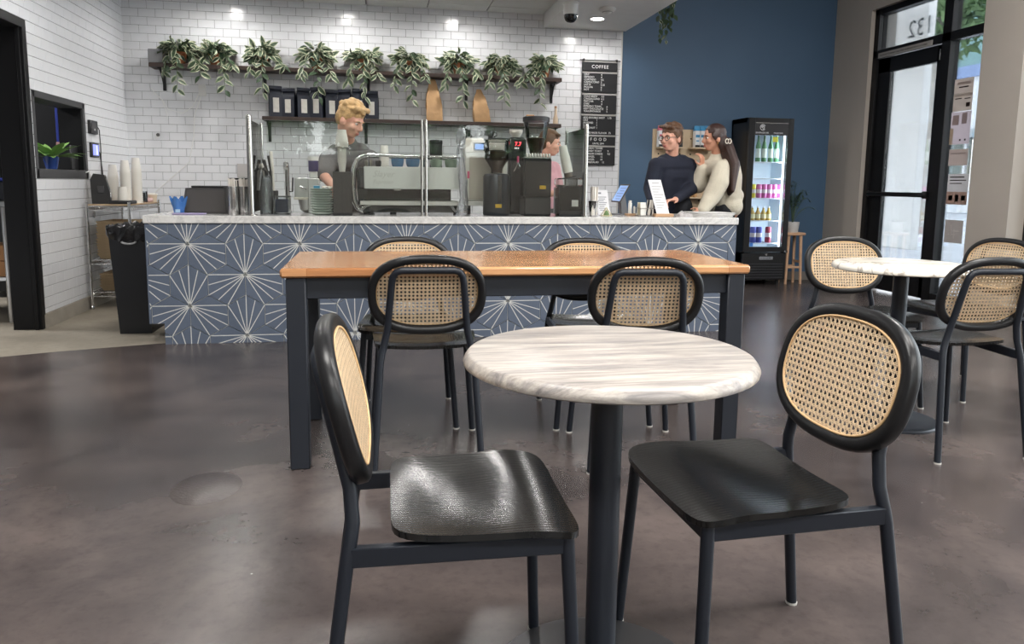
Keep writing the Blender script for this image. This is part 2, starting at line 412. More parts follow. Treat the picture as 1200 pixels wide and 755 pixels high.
# ------------------------------------------------------------------ entrance: door, transom, sidelight
XF = 5.25
d2 = MB()
def bar(mb, y0, y1, z0, z1, dx=.05): mb.span((XF-dx, y0, z0), (XF+dx, y1, z1), .004)
bar(d2, DR1-.07, DR1, 0, DRZ); bar(d2, DR0, DR0+.05, 0, DRZ); bar(d2, DR0, DR1, DRZ-.06, DRZ); bar(d2, DR0, DR1, 2.43, 2.51); bar(d2, 6.29, 6.40, 0, DRZ); bar(d2, DR0, 6.29, 0, .09); 
fr2 = struct(d2.build('window_4', black_trim))
clear_d = glass('entrance_pane', (.96, .98, .98), .8)
MB().span((XF-.004, 6.40, 2.51), (XF+.004, DR1-.07, DRZ-.06)).build('pane', clear_d, fr2)
MB().span((XF-.004, DR0+.05, 2.51), (XF+.004, 6.29, DRZ-.06)).build('pane', clear_d, fr2)
MB().span((XF-.004, DR0+.05, .09), (XF+.004, 6.29, 2.43)).build('pane', clear_d, fr2)
dl = MB(); y0, y1 = 6.405, DR1-.075
bar(dl, y1-.19, y1, .02, 2.42, .025); bar(dl, y0, y0+.07, .02, 2.42, .025); bar(dl, y0, y1, 2.27, 2.42, .025); bar(dl, y0, y1, .02, .27, .025)
door = struct(dl.build('door_2', black_trim))
MB().span((XF-.004, y0+.07, .27), (XF+.004, y1-.19, 2.27)).build('pane', clear_d, door)
pbm = MB(); pbm.box((XF-.075, (y0+y1)/2, 1.02), (.03, y1-y0-.06, .045), .008); pbm.box((XF-.05, y1-.05, 1.02), (.05, .05, .07), .008); pbm.box((XF-.05, y0+.05, 1.02), (.05, .05, .07), .008)
pbm.build('push_bar', black_trim, door)
MB().box((XF-.028, 6.44, 2.33), (.006, .012, .10), .002).build('closer_plate', mat('brushed_metal', (.55, .55, .55), .35, 1), door)
gray_vinyl = mat('grey_vinyl', srgb(128, 126, 122), .6)
text('door_number', '132', .24, gray_vinyl, fr2, (XF+.006, 6.60, 2.565), (R(90), 0, R(90)), 'LEFT')
sg = MB(); sg.span((XF-.056, 6.52, 2.425), (XF-.05, 7.30, 2.475)); sg.build('sign_strip', mat('grey_sign', srgb(150, 146, 142), .5), fr2)
text('sign_lettering', 'THIS DOOR TO REMAIN UNLOCKED WHEN BUILDING IS OCCUPIED', .0225, mat('dark_lettering', (.03, .03, .03), .6), fr2, (XF-.0565, 7.28, 2.442), (R(90), 0, R(-90)), 'LEFT')
def paper(name, col):
    if name in MATS: return MATS[name]
    col = [x*.55+.45*g_ for x, g_ in zip(col, srgb(232, 228, 226))] if max(col) > .2 else col
    m = bpy.data.materials.new(name); k = NT(m); k.t.nodes.remove(k.b)
    c = k.ramp(k.noise(k.coord(), 12), [(.3, [x*.95 for x in col]), (.7, col)])
    d = k.n('ShaderNodeBsdfDiffuse', {'Color': c}); t = k.n('ShaderNodeBsdfTranslucent', {'Color': c})
    k.l(k.n('ShaderNodeMixShader', {0: .55, 1: d.outputs[0], 2: t.outputs[0]}).outputs[0], k.out.inputs[0]); MATS[name] = m; return m
# posters taped to the sidelight
def poster(x0, x1, yt, yb, name, label, base, marks):
    a = onX(x0, (yt+yb)/2, XF-.006); b2 = onX(x1, (yt+yb)/2, XF-.006); zt = onX((x0+x1)/2, yt, XF-.006).z; zb = onX((x0+x1)/2, yb, XF-.006).z
    y0, y1 = b2.y, a.y; m = MB(); m.span((XF-.0075, y0, zb), (XF-.0055, y1, zt)); m0 = [paper('paper_'+name, base)]
    for (u0, v0, u1, v1, col) in marks:
        m.span((XF-.0082, y1-(y1-y0)*u1, zb+(zt-zb)*v0), (XF-.0075, y1-(y1-y0)*u0, zb+(zt-zb)*v1), m=len(m0)); m0.append(paper('ink_%d_%d_%d' % tuple(int(c*255) for c in col), col))
    tag(m.build('poster', m0), label, 'poster', 'posters taped to the sidelight glass')
ink = srgb(70, 60, 58)
poster(1118, 1140, 92, 130, 'tan', 'tan paper poster with a wavy band, topmost on the glass by the door', srgb(178, 160, 146), [(.15, .82, .85, .9, srgb(150, 120, 105)), (.25, .72, .75, .76, ink), (0, .45, 1, .55, srgb(196, 182, 170)), (.1, .38, .45, .41, ink), (.6, .36, .9, .39, ink), (.7, .12, .9, .25, ink)])
poster(1114, 1137, 131, 169, 'lilac', 'lilac paper poster with sketched faces on the sidelight glass', srgb(200, 186, 196), [(.08, .6, .4, .9, srgb(150, 110, 105)), (.55, .62, .8, .95, srgb(130, 95, 95)), (0, 0, .16, .5, srgb(190, 160, 110)), (.5, .1, .58, .16, ink), (.75, .1, .83, .16, ink)])
poster(1112, 1134, 175, 194, 'brown', 'small brown paper notice between larger posters on the glass', srgb(165, 140, 128), [(.1, .7, .9, .8, srgb(140, 112, 100))])
poster(1110, 1134, 204, 240, 'grey_orange', 'grey poster with an orange lower panel on the sidelight glass', srgb(186, 182, 182), [(.0, .0, 1, .42, srgb(190, 135, 105)), (.1, .88, .8, .92, ink), (.1, .78, .9, .81, ink), (.1, .68, .7, .71, ink), (.1, .14, .3, .3, srgb(230, 200, 150)), (.42, .1, .6, .32, srgb(225, 205, 185)), (.72, .14, .92, .3, srgb(230, 200, 150))])
poster(1107, 1128, 258, 285, 'taupe', 'taupe sheet with pale scribbled drawing, lowest on the sidelight glass', srgb(140, 126, 116), [(.3, .3, .36, .8, srgb(200, 190, 180)), (.45, .5, .8, .55, srgb(200, 190, 180)), (.5, .2, .56, .6, srgb(195, 185, 176)), (.2, .35, .6, .39, srgb(195, 185, 176))])

# ------------------------------------------------------------------ service counter
YC, CX0, CX1 = 5.205, -1.455, 2.63
CTZ0, CTZ1 = .799, .850
cnt = thing('service_counter', 'long cafe service counter faced in blue hexagonal tiles with white starburst lines', 'counter', (0, 0, 0))
cbm = MB(); cbm.span((CX0+.02, YC+.012, .14), (CX1-.02, 5.88, CTZ0)); cbm.span((-1.365, YC+.012, 0), (CX1-.02, 5.86, .14))
cbm.build('body', mat('counter_carcass', srgb(40, 42, 46), .7), cnt)
white_line = mat('white_tile_line', srgb(214, 214, 210), .6)
MB().span((CX0, YC+.004, .14), (CX1, YC+.012, CTZ0)).span((-1.37, YC+.004, 0), (CX1, YC+.012, .14)).build('grout', white_line, cnt)
tile_blue = mat('blue_cement_tile', srgb(93, 103, 120), .45, var=.07, vscale=6, bump=.06)
D = .2365; S = D/math.sqrt(3)
def clip(poly, a, b, c):   # keep a*x+b*z<=c
    out = []
    for i in range(len(poly)):
        p, q = poly[i-1], poly[i]; dp, dq = a*p[0]+b*p[1]-c, a*q[0]+b*q[1]-c
        if dp*dq < 0: t = dp/(dp-dq); out.append((p[0]+(q[0]-p[0])*t, p[1]+(q[1]-p[1])*t))
        if dq <= 0: out.append(q)
    return out
SX0, SZ0 = -1.208, .6655       # one starburst centre
def hexpts(g): return [((S-g)*math.cos(R(90+60*i)), (S-g)*math.sin(R(90+60*i))) for i in range(6)]
for r in range(-4, 4):
    for q in range(-3, 24):
        # hex centres: the three tiles that meet in a star at its vertex; lattice of centres with spacing D
        cx = SX0 + D*(q + .5*(r % 2)); cz = SZ0 + S + r*1.5*S
        # which vertex of this tile is a star: stars form the sqrt(3) sub-lattice
        star = None
        for i in range(6):
            vx, vz = cx+S*math.cos(R(90+60*i)), cz+S*math.sin(R(90+60*i))
            h2 = round((vx-SX0)/(1.5*D)); n2 = round((vz-SZ0)/(1.5*S))
            if (n2-h2) % 2 == 0 and abs(vx-SX0-h2*1.5*D) < .01 and abs(vz-SZ0-n2*1.5*S) < .01: star = i
        polys = []
        hp = hexpts(.0026)
        polys.append(hp)
        def cut(poly):
            P = [(cx+x, cz+z) for x, z in poly]
            for a, b2, c2 in ((-1, 0, -CX0), (1, 0, CX1), (0, 1, CTZ0), (0, -1, 0)): P = clip(P, a, b2, c2) if P else P
            return P
        def pieces(poly):
            P = cut(poly)
            if len(P) < 3: return []
            up_ = clip(P, 0, -1, -.14); lo = clip(clip(P, 0, 1, .14), -1, 0, 1.37)
            xs = [p[0] for p in P]
            if min(xs) >= -1.37: return [P]
            return [p for p in (up_, lo) if len(p) >= 3]
        mb = MB()
        for P in pieces(hp): mb.prism(P, YC-.004, YC+.004, 'y')
        if not mb.v: continue
        if star is not None:
            a0 = 90+60*star; sxp, szp = S*math.cos(R(a0)), S*math.sin(R(a0))
            V = [(S*math.cos(R(a0+60*j)), S*math.sin(R(a0+60*j))) for j in range(6)]
            mids = [V[2], ((V[2][0]+V[3][0])/2, (V[2][1]+V[3][1])/2), V[3], ((V[3][0]+V[4][0])/2, (V[3][1]+V[4][1])/2), V[4]]
            for t in mids:
                dx, dz = t[0]-sxp, t[1]-szp; L = math.hypot(dx, dz); nx, nz = -dz/L*.0026, dx/L*.0026
                g0, g1 = .018, 1-.004/L
                ln = [(sxp+dx*g0+nx, szp+dz*g0+nz), (sxp+dx*g0-nx, szp+dz*g0-nz), (sxp+dx*g1-nx, szp+dz*g1-nz), (sxp+dx*g1+nx, szp+dz*g1+nz)]
                for P in pieces(ln): mb.prism(P, YC-.0046, YC-.0038, 'y', m=1)
        mb.build('tile', [tile_blue, white_line], cnt, 0)
# end faces of the counter
e1 = MB(); e1.span((CX1, YC-.004, 0), (CX1+.008, 5.88, CTZ0)); e1.build('end_panel', tile_blue, cnt)
e1 = MB(); e1.span((CX0-.008, YC-.004, .14), (CX0, 5.88, CTZ0)); e1.build('end_panel', tile_blue, cnt)
marble = bpy.data.materials.new('counter_marble'); k = NT(marble)
v = k.coord(); n1 = k.noise(v, 14, 8, .68, 1.2); n2 = k.noise(k.coord((1, 1, 1), (0, 0, .6)), 5, 6, .6, 2.0)
c = k.ramp(n1, [(.3, srgb(206, 204, 201)), (.55, srgb(226, 224, 221)), (.8, srgb(238, 236, 233))]); ve = k.ramp(n2, [(.44, (1, 1, 1)), (.5, (.84, .84, .85)), (.55, (1, 1, 1))])
mx = k.n('ShaderNodeMix', {0: 1.0, 6: c, 7: ve}, data_type='RGBA', blend_type='MULTIPLY'); k.l(mx.outputs[2], k.b.inputs['Base Color']); k.b.inputs['Roughness'].default_value = .12
ct = MB(); ct.box(((CX0+CX1)/2, (YC-.02+5.93)/2, (CTZ0+CTZ1)/2), (CX1-CX0+.03, 5.93-YC+.02, CTZ1-CTZ0), .004)
tag(ct.build('countertop', marble), 'long pale grey marble slab lying on the blue tiled counter', 'countertop')

# ------------------------------------------------------------------ long wooden table
butcher = bpy.data.materials.new('butcher_block'); k = NT(butcher); v = k.coord()
br = k.n('ShaderNodeTexBrick', {'Vector': k.coord((1, 1, 1)), 'Scale': 1.0, 'Mortar Size': .0008, 'Brick Width': .55, 'Row Height': .045, 'Color1': (.1, .1, .1, 1), 'Color2': (.9, .9, .9, 1), 'Mortar': (0, 0, 0, 1), 'Bias': 0.0})
g = k.noise(k.coord((1.2, 40, 40)), 6, 6, .6, .4)
c1 = k.ramp(br.outputs[0], [(0, srgb(150, 98, 62)), (.12, srgb(178, 122, 80)), (.9, srgb(210, 158, 112))]); c2 = k.ramp(g, [(.3, (.82, .82, .82)), (.7, (1.08, 1.08, 1.08))])
mx = k.n('ShaderNodeMix', {0: 1.0, 6: c1, 7: c2}, data_type='RGBA', blend_type='MULTIPLY'); k.l(mx.outputs[2], k.b.inputs['Base Color']); k.b.inputs['Roughness'].default_value = .22
k.b.inputs['Coat Weight'].default_value = .4; k.b.inputs['Coat Roughness'].default_value = .12
steel_dark = mat('charcoal_powder_coat', srgb(30, 34, 42), .42, bump=.04, bscale=300)
WT = thing('communal_table', 'long wooden butcher block table on square charcoal legs before the tiled counter', 'table', (.577, 3.16, 0))
tw, td = 1.84, .70
MB().box((0, 0, .747), (tw, td, .036), .008).build('tabletop', butcher, WT)
ap = MB(); ap.box((0, -td/2+.04, .688), (tw-.12, .022, .08), .003); ap.box((0, td/2-.04, .688), (tw-.12, .022, .08), .003); ap.box((-tw/2+.05, 0, .688), (.022, td-.1, .08), .003); ap.box((tw/2-.05, 0, .688), (.022, td-.1, .08), .003)
ap.build('apron', steel_dark, WT)
for sx_ in (-1, 1):
    for sy_ in (-1, 1): MB().box((sx_*(tw/2-.055), sy_*(td/2-.045), .364), (.072, .072, .728), .004).build('leg', steel_dark, WT)

# ------------------------------------------------------------------ round tables
lam = bpy.data.materials.new('driftwood_laminate'); k = NT(lam)
v = k.coord((.8, 8, 8), (0, 0, -.14)); n1 = k.noise(v, 3.2, 9, .66, .9); n2 = k.noise(k.coord((2, 26, 26), (0, 0, -.14)), 4, 8, .7, .5); n3 = k.noise(k.coord((.8, 3.5, 3.5), (0, 0, -.12)), 2.6, 5, .6, 1.5)
c = k.ramp(n1, [(.28, srgb(112, 110, 111)), (.42, srgb(152, 146, 142)), (.54, srgb(180, 172, 164)), (.72, srgb(198, 191, 182))]); c2 = k.ramp(n2, [(.34, (.66, .65, .66)), (.58, (1.0, 1.0, 1.0))]); c3 = k.ramp(n3, [(.3, (.78, .79, .81)), (.5, (1, 1, 1))])
mx = k.n('ShaderNodeMix', {0: 1.0, 6: c, 7: c2}, data_type='RGBA', blend_type='MULTIPLY'); mx2 = k.n('ShaderNodeMix', {0: .8, 6: mx.outputs[2], 7: c3}, data_type='RGBA', blend_type='MULTIPLY')
k.l(mx2.outputs[2], k.b.inputs['Base Color']); k.b.inputs['Roughness'].default_value = .36
vein = bpy.data.materials.new('veined_marble_top'); k = NT(vein)
n1 = k.noise(k.coord((1, 1, 1)), 1.7, 5, .55, 1.2); vv = k.ramp(n1, [(.475, (1, 1, 1)), (.497, (.42, .38, .36)), (.509, (1, 1, 1))]); n2 = k.noise(k.coord(), 2.0, 4); c = k.ramp(n2, [(.3, srgb(232, 226, 214)), (.7, srgb(242, 238, 230))])
mx = k.n('ShaderNodeMix', {0: .9, 6: c, 7: vv}, data_type='RGBA', blend_type='MULTIPLY'); k.l(mx.outputs[2], k.b.inputs['Base Color']); k.b.inputs['Roughness'].default_value = .2
base_steel = mat('dark_brushed_steel', srgb(92, 92, 94), .34, .75, var=.12, vscale=4)
def round_table(loc, topm, label, th, rb, basem, rz=0):
    t = thing('cafe_table', label, 'table', loc, rz)
    z0, z1 = .74-th, .74
    MB().lathe([(0, z0), (.29, z0), (.2985, z0+.004), (.30, z0+.010), (.2975, z1-.012), (.291, z1-.003), (.285, z1), (0, z1)], 72).build('tabletop', topm, t, 50)
    MB().lathe([(.033, .012), (.033, z0-.006), (.12, z0-.006), (.12, z0), (0, z0)], 24).build('pedestal', steel_dark, t)
    MB().lathe([(rb, 0), (rb, .006), (rb-.006, .012), (.05, .014), (.035, .02), (0, .02)], 56).build('base_plate', basem, t)
    return t
round_table((.471, 1.4596, 0), lam, 'round bistro table in the front with a streaky grey driftwood top', .028, .235, base_steel)
round_table((2.369, 3.049, 0), vein, 'small round table by the entrance with a cream top and dark veins', .03, .205, steel_dark, .8)

# ------------------------------------------------------------------ cane-back chairs
oak_black = bpy.data.materials.new('black_stained_oak'); k = NT(oak_black)
vv = k.coord((1, 1, 1)); wv = k.n('ShaderNodeTexWave', {'Vector': k.coord((1.0, .30, 1.0)), 'Scale': 28, 'Distortion': 60, 'Detail': 2, 'Detail Scale': .075, 'Detail Roughness': .45}, wave_type='BANDS', bands_direction='X')
fine = k.noise(k.coord((90, 9, 9)), 4, 3); ad = k.n('ShaderNodeMath', {0: wv.outputs[1], 1: fine}, operation='ADD')
k.l(k.ramp(ad.outputs[0], [(.4, (.006, .006, .006)), (1.3, (.016, .0155, .015))]), k.b.inputs['Base Color']); k.b.inputs['Roughness'].default_value = .18; k.b.inputs['Specular IOR Level'].default_value = .32; k.bump(ad.outputs[0], .09, .0010)
frame_black = mat('black_lacquered_frame', (.010, .010, .011), .34, bump=.03, bscale=150, spec=.35)
chair_steel = mat('charcoal_chair_steel', srgb(27, 31, 39), .42, bump=.03, bscale=300, spec=.4)
cane = mat('woven_cane', srgb(224, 199, 165), .5, var=.10, vscale=60, bump=.1, bscale=400)
cane_edge = mat('cane_border', srgb(214, 178, 132), .5)
BY, BZ, BA, BB, TILT = -.216, .668, .218, .156, .25
def superell(a, b, n, e=.80):
    return [(a*math.copysign(abs(math.cos(t))**e, math.cos(t)), b*math.copysign(abs(math.sin(t))**e, math.sin(t))) for t in (2*PI*i/n for i in range(n))]
CURV = .16
def bk(x, z, dy=0):   # backrest local (x across, z up the panel, dy towards the sitter) -> chair space
    y = dy + CURV*x*x
    return Vector((x, BY - z*math.sin(TILT) + y*math.cos(TILT), BZ + z*math.cos(TILT) + y*math.sin(TILT)))
def chair_parts():
    P = {}
    # seat: thin contoured plywood
    n = 12; top = []; mb = MB(); nx, ny = 16, 16
    def outline(u, v):  # u,v in -1..1 -> rounded trapezoid
        e = .32; cu = math.copysign(1, u); cv = math.copysign(1, v)
        s_ = max(abs(u), abs(v))
        if s_ == 0: return 0., 0.
        # map square ring to superellipse ring
        l = (abs(u)**(8) + abs(v)**(8))**(1/8); f = s_/l
        return u*f, v*f
    vs = []; 
    for j in range(ny+1):
        for i in range(nx+1):
            u, v = outline(2*i/nx-1, 2*j/ny-1); hw = .205+.012*v
            x = u*hw; y = .043+v*.175
            z = .455 - .013*math.exp(-((y-.0)/.10)**2)*(1-.7*u*u) - .015*max(0, (v-.35)/.65)**2 + .008*u*u + .004*max(0, (-v-.6)/.4)
            vs.append((x, y, z))
    for j in range(ny+1):
        for i in range(nx+1): x, y, z = vs[j*(nx+1)+i]; vs.append((x, y, z-.013))
    N = (nx+1)*(ny+1); fs = []
    for j in range(ny):
        for i in range(nx):
            a = j*(nx+1)+i; fs.append((a, a+1, a+nx+2, a+nx+1)); fs.append((N+a, N+a+nx+1, N+a+nx+2, N+a+1))
    ring = [i for i in range(nx+1)]+[j*(nx+1)+nx for j in range(1, ny+1)]+[ny*(nx+1)+i for i in range(nx-1, -1, -1)]+[j*(nx+1) for j in range(ny-1, 0, -1)]
    for a, b2 in zip(ring, ring[1:]+ring[:1]): fs.append((a, N+a, N+b2, b2))
    mb.add(vs, fs); P['seat'] = (mb.mesh('seat', oak_black, 50), None)
    # backrest frame: a rounded ring bent round the sitter
    out = superell(BA, BB, 64); inn = superell(BA-.029, BB-.029, 64)
    prof = [(0.0, .007), (.12, .012), (.35, .0155), (.75, .0155), (1, .012), (1, -.010), (.75, -.017), (.35, -.018), (.12, -.0145), (0, -.009)]
    mb = MB(); vs = []; fs = []; m = len(prof)
    for (ox, oz), (ix, iz) in zip(out, inn):
        for t, dy in prof: vs.append(bk(ox+(ix-ox)*t, oz+(iz-oz)*t, dy))
    for i in range(64):
        for j in range(m): fs.append((i*m+j, ((i+1) % 64)*m+j, ((i+1) % 64)*m+(j+1) % m, i*m+(j+1) % m))
    mb.add(vs, fs); P['back_frame'] = (mb.mesh('back_frame', frame_black, 60), None)
    # cane: pairs of upright and level strands with two diagonal strands through every crossing
    mb = MB(); a, b2, e = BA-.028, BB-.028, .80
    def inside(x, z): return (abs(x)/a)**(2/e)+(abs(z)/b2)**(2/e) < 1
    def strand(p, q, wd, dy):
        L = math.hypot(q[0]-p[0], q[1]-p[1]); k = max(2, int(L/.03)); dx, dz = (q[0]-p[0])/L, (q[1]-p[1])/L; vs = []
        for i in range(k+1):
            x, z = p[0]+(q[0]-p[0])*i/k, p[1]+(q[1]-p[1])*i/k
            for s_, h in ((-1, 0), (0, .0006), (1, 0)): vs.append(bk(x-dz*wd*s_/2, z+dx*wd*s_/2, dy+h))
        fs = []
        for i in range(k):
            o = i*3; fs += [(o, o+1, o+4, o+3), (o+1, o+2, o+5, o+4)]
        mb.add(vs, fs)
    def chord(px, pz, dx, dz):
        lo = None; t = -.5
        ts = [t_*.002 for t_ in range(-220, 221) if inside(px+dx*t_*.002, pz+dz*t_*.002)]
        return None if len(ts) < 4 else ((px+dx*ts[0], pz+dz*ts[0]), (px+dx*ts[-1], pz+dz*ts[-1]))
    PP = .0148; sep = .0016; wd = .0023
    K = 16
    for i in range(-K, K+1):
        for sg in (-1, 1):
            c = chord(i*PP+sg*sep, 0, 0, 1)
            if c: strand(*c, wd, .0100)
            c = chord(0, i*PP+sg*sep, 1, 0)
            if c: strand(*c, wd, .0108)
    r2 = math.sqrt(.5)
    for i in range(-2*K, 2*K+1):
        for sg in (-1, 1):
            c = chord(i*PP+PP/2, 0, r2, sg*r2)
            if c: strand(*c, .0024, .0116+.0006*sg)
    P['cane_panel'] = (mb.mesh('cane_panel', cane, 0), 'woven natural cane panel')
    mb = MB(); mb.tube([bk(x, z, .013) for x, z in superell(BA-.031, BB-.031, 56)], .0028, 6, closed=True); P['cane_border'] = (mb.mesh('cane_border', cane_edge, 80), None)
    # steel: inverted U behind the back that runs down into the rear legs
    def xs(x): return x
    leftp = [Vector(p) for p in ((-.202, -.264, .002), (-.176, -.211, .40), (-.173, -.207, .425), (-.169, -.203, .447), (-.162, -.199, .475))]
    leftp += [bk(-.148, -.13, -.024), bk(-.138, -.02, -.021), bk(-.131, .055, -.020), bk(-.126, .080, -.020), bk(-.114, .098, -.020), bk(-.095, .104, -.021)]
    full = leftp+[bk(0, .105, -.021)]+[Vector((-p.x, p.y, p.z)) for p in leftp[::-1]]
    P['rear_leg_hoop'] = (MB().tube(full, .0132, 12).mesh('rear_leg_hoop', chair_steel, 60), None)
    for s_ in (-1, 1):
        mb = MB(); mb.tube([(s_*.215, .211, .002), (s_*.182, .190, .436)], [.0125, .0135], 12); P['leg%d' % s_] = (mb.mesh('leg', chair_steel, 60), None)
    mb = MB()
    def rail(p, q, wd, h):
        p, q = Vector(p), Vector(q); d = (q-p); L = d.length; rot = Matrix.Rotation(math.atan2(d.y, d.x), 3, 'Z') @ Matrix.Rotation(-math.asin(d.z/L), 3, 'Y'); mb.box((p+q)/2, (L, wd, h), .002, rot)
    for s_ in (-1, 1): rail((s_*.182, .19, .422), (s_*.174, -.205, .418), .020, .036)
    rail((-.182, .19, .422), (.182, .19, .422), .020, .036)
    P['seat_rail'] = (mb.mesh('seat_rail', chair_steel, 40), None)
    for i, (x, y) in enumerate(((-.202, -.264), (.202, -.264), (-.215, .211), (.215, .211))):
        P['glide%d' % i] = (MB().cyl((x, y, 0), (x, y, .006), .0142, n=12).mesh('glide', mat('pale_glide', srgb(200, 196, 190), .4), 60), 'pale floor glide')
    return P
CP = chair_parts()
def chair(x, y, rz, label):
    t = thing('cane_chair', label, 'chair', (x, y, 0), rz, 'black cane back chairs')
    for k_, (me, lb) in CP.items():
        o = link(me.name.split('.')[0], me, t)
        if lb: o['label'] = lb
    return t
chair(.156, 1.464, -1.586, 'black cane chair seen side on, left of the front round table')
chair(.805, 1.470, 1.610, 'black cane chair right of the front table, its whole cane oval facing us')
chair(.192, 2.980, -.018, 'black cane chair seen from behind at the long table near its left end')
chair(1.017, 2.860, -.114, 'black cane chair seen from behind at the long table near its right end')
chair(.140, 3.437, 3.089, 'black cane chair on the counter side of the long table, facing us on the left')
chair(.999, 3.337, 3.115, 'black cane chair on the counter side of the long table, facing us on the right')
chair(2.453, 3.425, -3.238, 'black cane chair behind the veined table, its full oval back facing us beside the pedestal')
chair(2.389, 2.775, -.021, 'black cane chair seen from behind at the veined table, nearest to us')
chair(3.123, 3.503, 1.706, 'black cane chair on the window side of the veined table, mostly hidden by another chair')
# ------------------------------------------------------------------ wall shelves
shelf_wood = mat('dark_walnut_board', srgb(58, 44, 38), .5, var=.3, vscale=5, bump=.1)
iron = mat('black_iron', (.012, .012, .013), .45)
def wall_shelf(label, x0, x1, z, th, y0, brx):
    t = thing('wall_shelf', label, 'shelf', ((x0+x1)/2, YB-.006, z))
    w_ = (x1-x0)
    MB().box((0, -(YB-y0)/2, -th/2), (w_, YB-y0, th), .004).build('board', shelf_wood, t)
    for bx in brx:
        m = MB(); x = bx-(x0+x1)/2; d = YB-y0-.02
        m.box((x, -.006, -th-.10), (.03, .010, .20), .002); m.box((x, -d/2, -th-.005), (.03, d, .010), .002)
        m.tube([(x, -.012, -th-.17), (x, -.05, -th-.12), (x, -.10, -th-.05), (x, -d*.85, -th-.012)], .008, 8)
        m.build('bracket', iron, t)
    return t
SH1 = 2.176; SH2 = 1.706
wall_shelf('long upper wall shelf of dark wood carrying the trailing plants', -2.088, 1.927, SH1, .040, 7.81, (-2.0, -1.06, -.05, .95, 1.86))
wall_shelf('lower wall shelf of dark wood carrying navy bags and kraft bags', -1.074, 1.93, SH2, .038, 7.81, (-1.03, -.08, .95, 1.88))

# ------------------------------------------------------------------ trailing plants
leaf_green = mat('leaf_green', srgb(58, 78, 54), .45, var=.25, vscale=14)
leaf_cream = mat('leaf_cream', srgb(188, 192, 164), .5, var=.08, vscale=20)
terracotta = mat('terracotta', srgb(168, 104, 66), .75, var=.15, vscale=12, bump=.15)
soil = mat('potting_soil', srgb(52, 40, 32), .95, bump=.6, bscale=120)
stem_green = mat('stem_green', srgb(92, 112, 70), .6)
def leaf_mesh(L, Wd, cream):
    m = MB(); st = [0, .25, .5, .75, 1]; wd = [0, .8, 1, .7, 0]; vs = []
    for s_, q in zip(st, wd):
        for c in (-1, -.62, 0, .62, 1): vs.append((c*q*Wd/2, s_*L, -.25*L*s_*s_ + .10*Wd*abs(c)*q))
    for r in range(4):
        for c in range(4): m.add([vs[r*5+c], vs[r*5+c+1], vs[r*5+c+6], vs[r*5+c+5]], [(0, 1, 2, 3)], 1 if (c in (0, 3) and cream) else 0)
    return m.mesh('leaf', [leaf_green, leaf_cream], 0)
LEAVES = [leaf_mesh(.080, .040, 1), leaf_mesh(.070, .034, 1), leaf_mesh(.066, .040, 0)]
def trailing(label, cx, cz0, top, potw, pot_h, strands, seed, box=False, spread=.17, n=105):
    """strands: (dx, dz) ends measured from the pot rim"""
    rd = random.Random(seed); y = 7.905
    t = thing('trailing_plant', label, 'plant', (cx, y, SH1+.0005), 0, 'variegated trailing plants on the upper shelf')
    r = potw/2
    pot = MB().lathe([(r*.72, 0), (r*.98, pot_h*.86), (r*1.08, pot_h*.86), (r*1.08, pot_h), (r*.95, pot_h), (r*.92, pot_h-.012), (0, pot_h-.012)], 20).build('pot', terracotta, t)
    MB().lathe([(r*.92, pot_h-.010), (0, pot_h-.008)], 14).build('soil', soil, t)
    st = MB()
    def put(p, d, up_=None):
        d = Vector(d).normalized(); u = Vector((rd.gauss(0, .35), -.8+rd.gauss(0, .3), .55+rd.gauss(0, .3)))
        z = (u-d*u.dot(d)).normalized(); x = d.cross(z)
        o = link('leaf', LEAVES[0 if rd.random() < .6 else (1 if rd.random() < .6 else 2)], t, p, Matrix((x, d, z)).transposed().to_euler(), .95+.5*rd.random())
    ht = top-SH1
    for i in range(n):
        a = rd.uniform(0, 2*PI); e = rd.uniform(.0, 1.25); R0 = spread*(.45+.55*rd.random())
        p = Vector((math.cos(a)*math.cos(e)*R0, math.sin(a)*math.cos(e)*R0*.52-.015, pot_h*.95+math.sin(e)*(ht-pot_h-.02)*(.45+.55*rd.random())))
        p.y = min(p.y, .06)
        put(p, (math.cos(a)+rd.gauss(0, .4), math.sin(a)*.6-.35+rd.gauss(0, .3), -.25+rd.gauss(0, .5)))
        if i % 3 == 0: st.tube([(0, 0, pot_h-.01), p*.55+Vector((0, 0, pot_h*.5)), p], .0022, 4)
    for dx, dz in strands:
        s_ = math.copysign(1, dx) if abs(dx) > .02 else 0
        P0 = Vector((0, 0, pot_h)); P1 = Vector((dx*.6, -.085, pot_h+.03)); P2 = Vector((dx*.95, -.118, -.02)); P3 = Vector((dx, -.118, dz))
        pts = []
        for q in np.linspace(0, 1, 14): pts.append(P0*(1-q)**3+P1*3*q*(1-q)**2+P2*3*q*q*(1-q)+P3*q**3)
        for i in range(1, len(pts)):
            if pts[i].z < .02: pts[i].y = min(pts[i].y, -.112)
        st.tube(pts, .0022, 4)
        L_ = (P3-P0).length; k = max(4, int(L_/.034))
        for j in range(k):
            q = .3+.7*j/(k-1); i0 = min(int(q*13), 12); p = pts[i0].lerp(pts[i0+1], q*13-i0); sd = -1 if j % 2 else 1
            put(p, (sd*(.75+rd.gauss(0, .2)), -.15+rd.gauss(0, .15), -.75+rd.gauss(0, .25)))
    st.build('stems', stem_green, t)
    return t
def sx_(px_, y=70): return onY(px_, y, 7.9).x
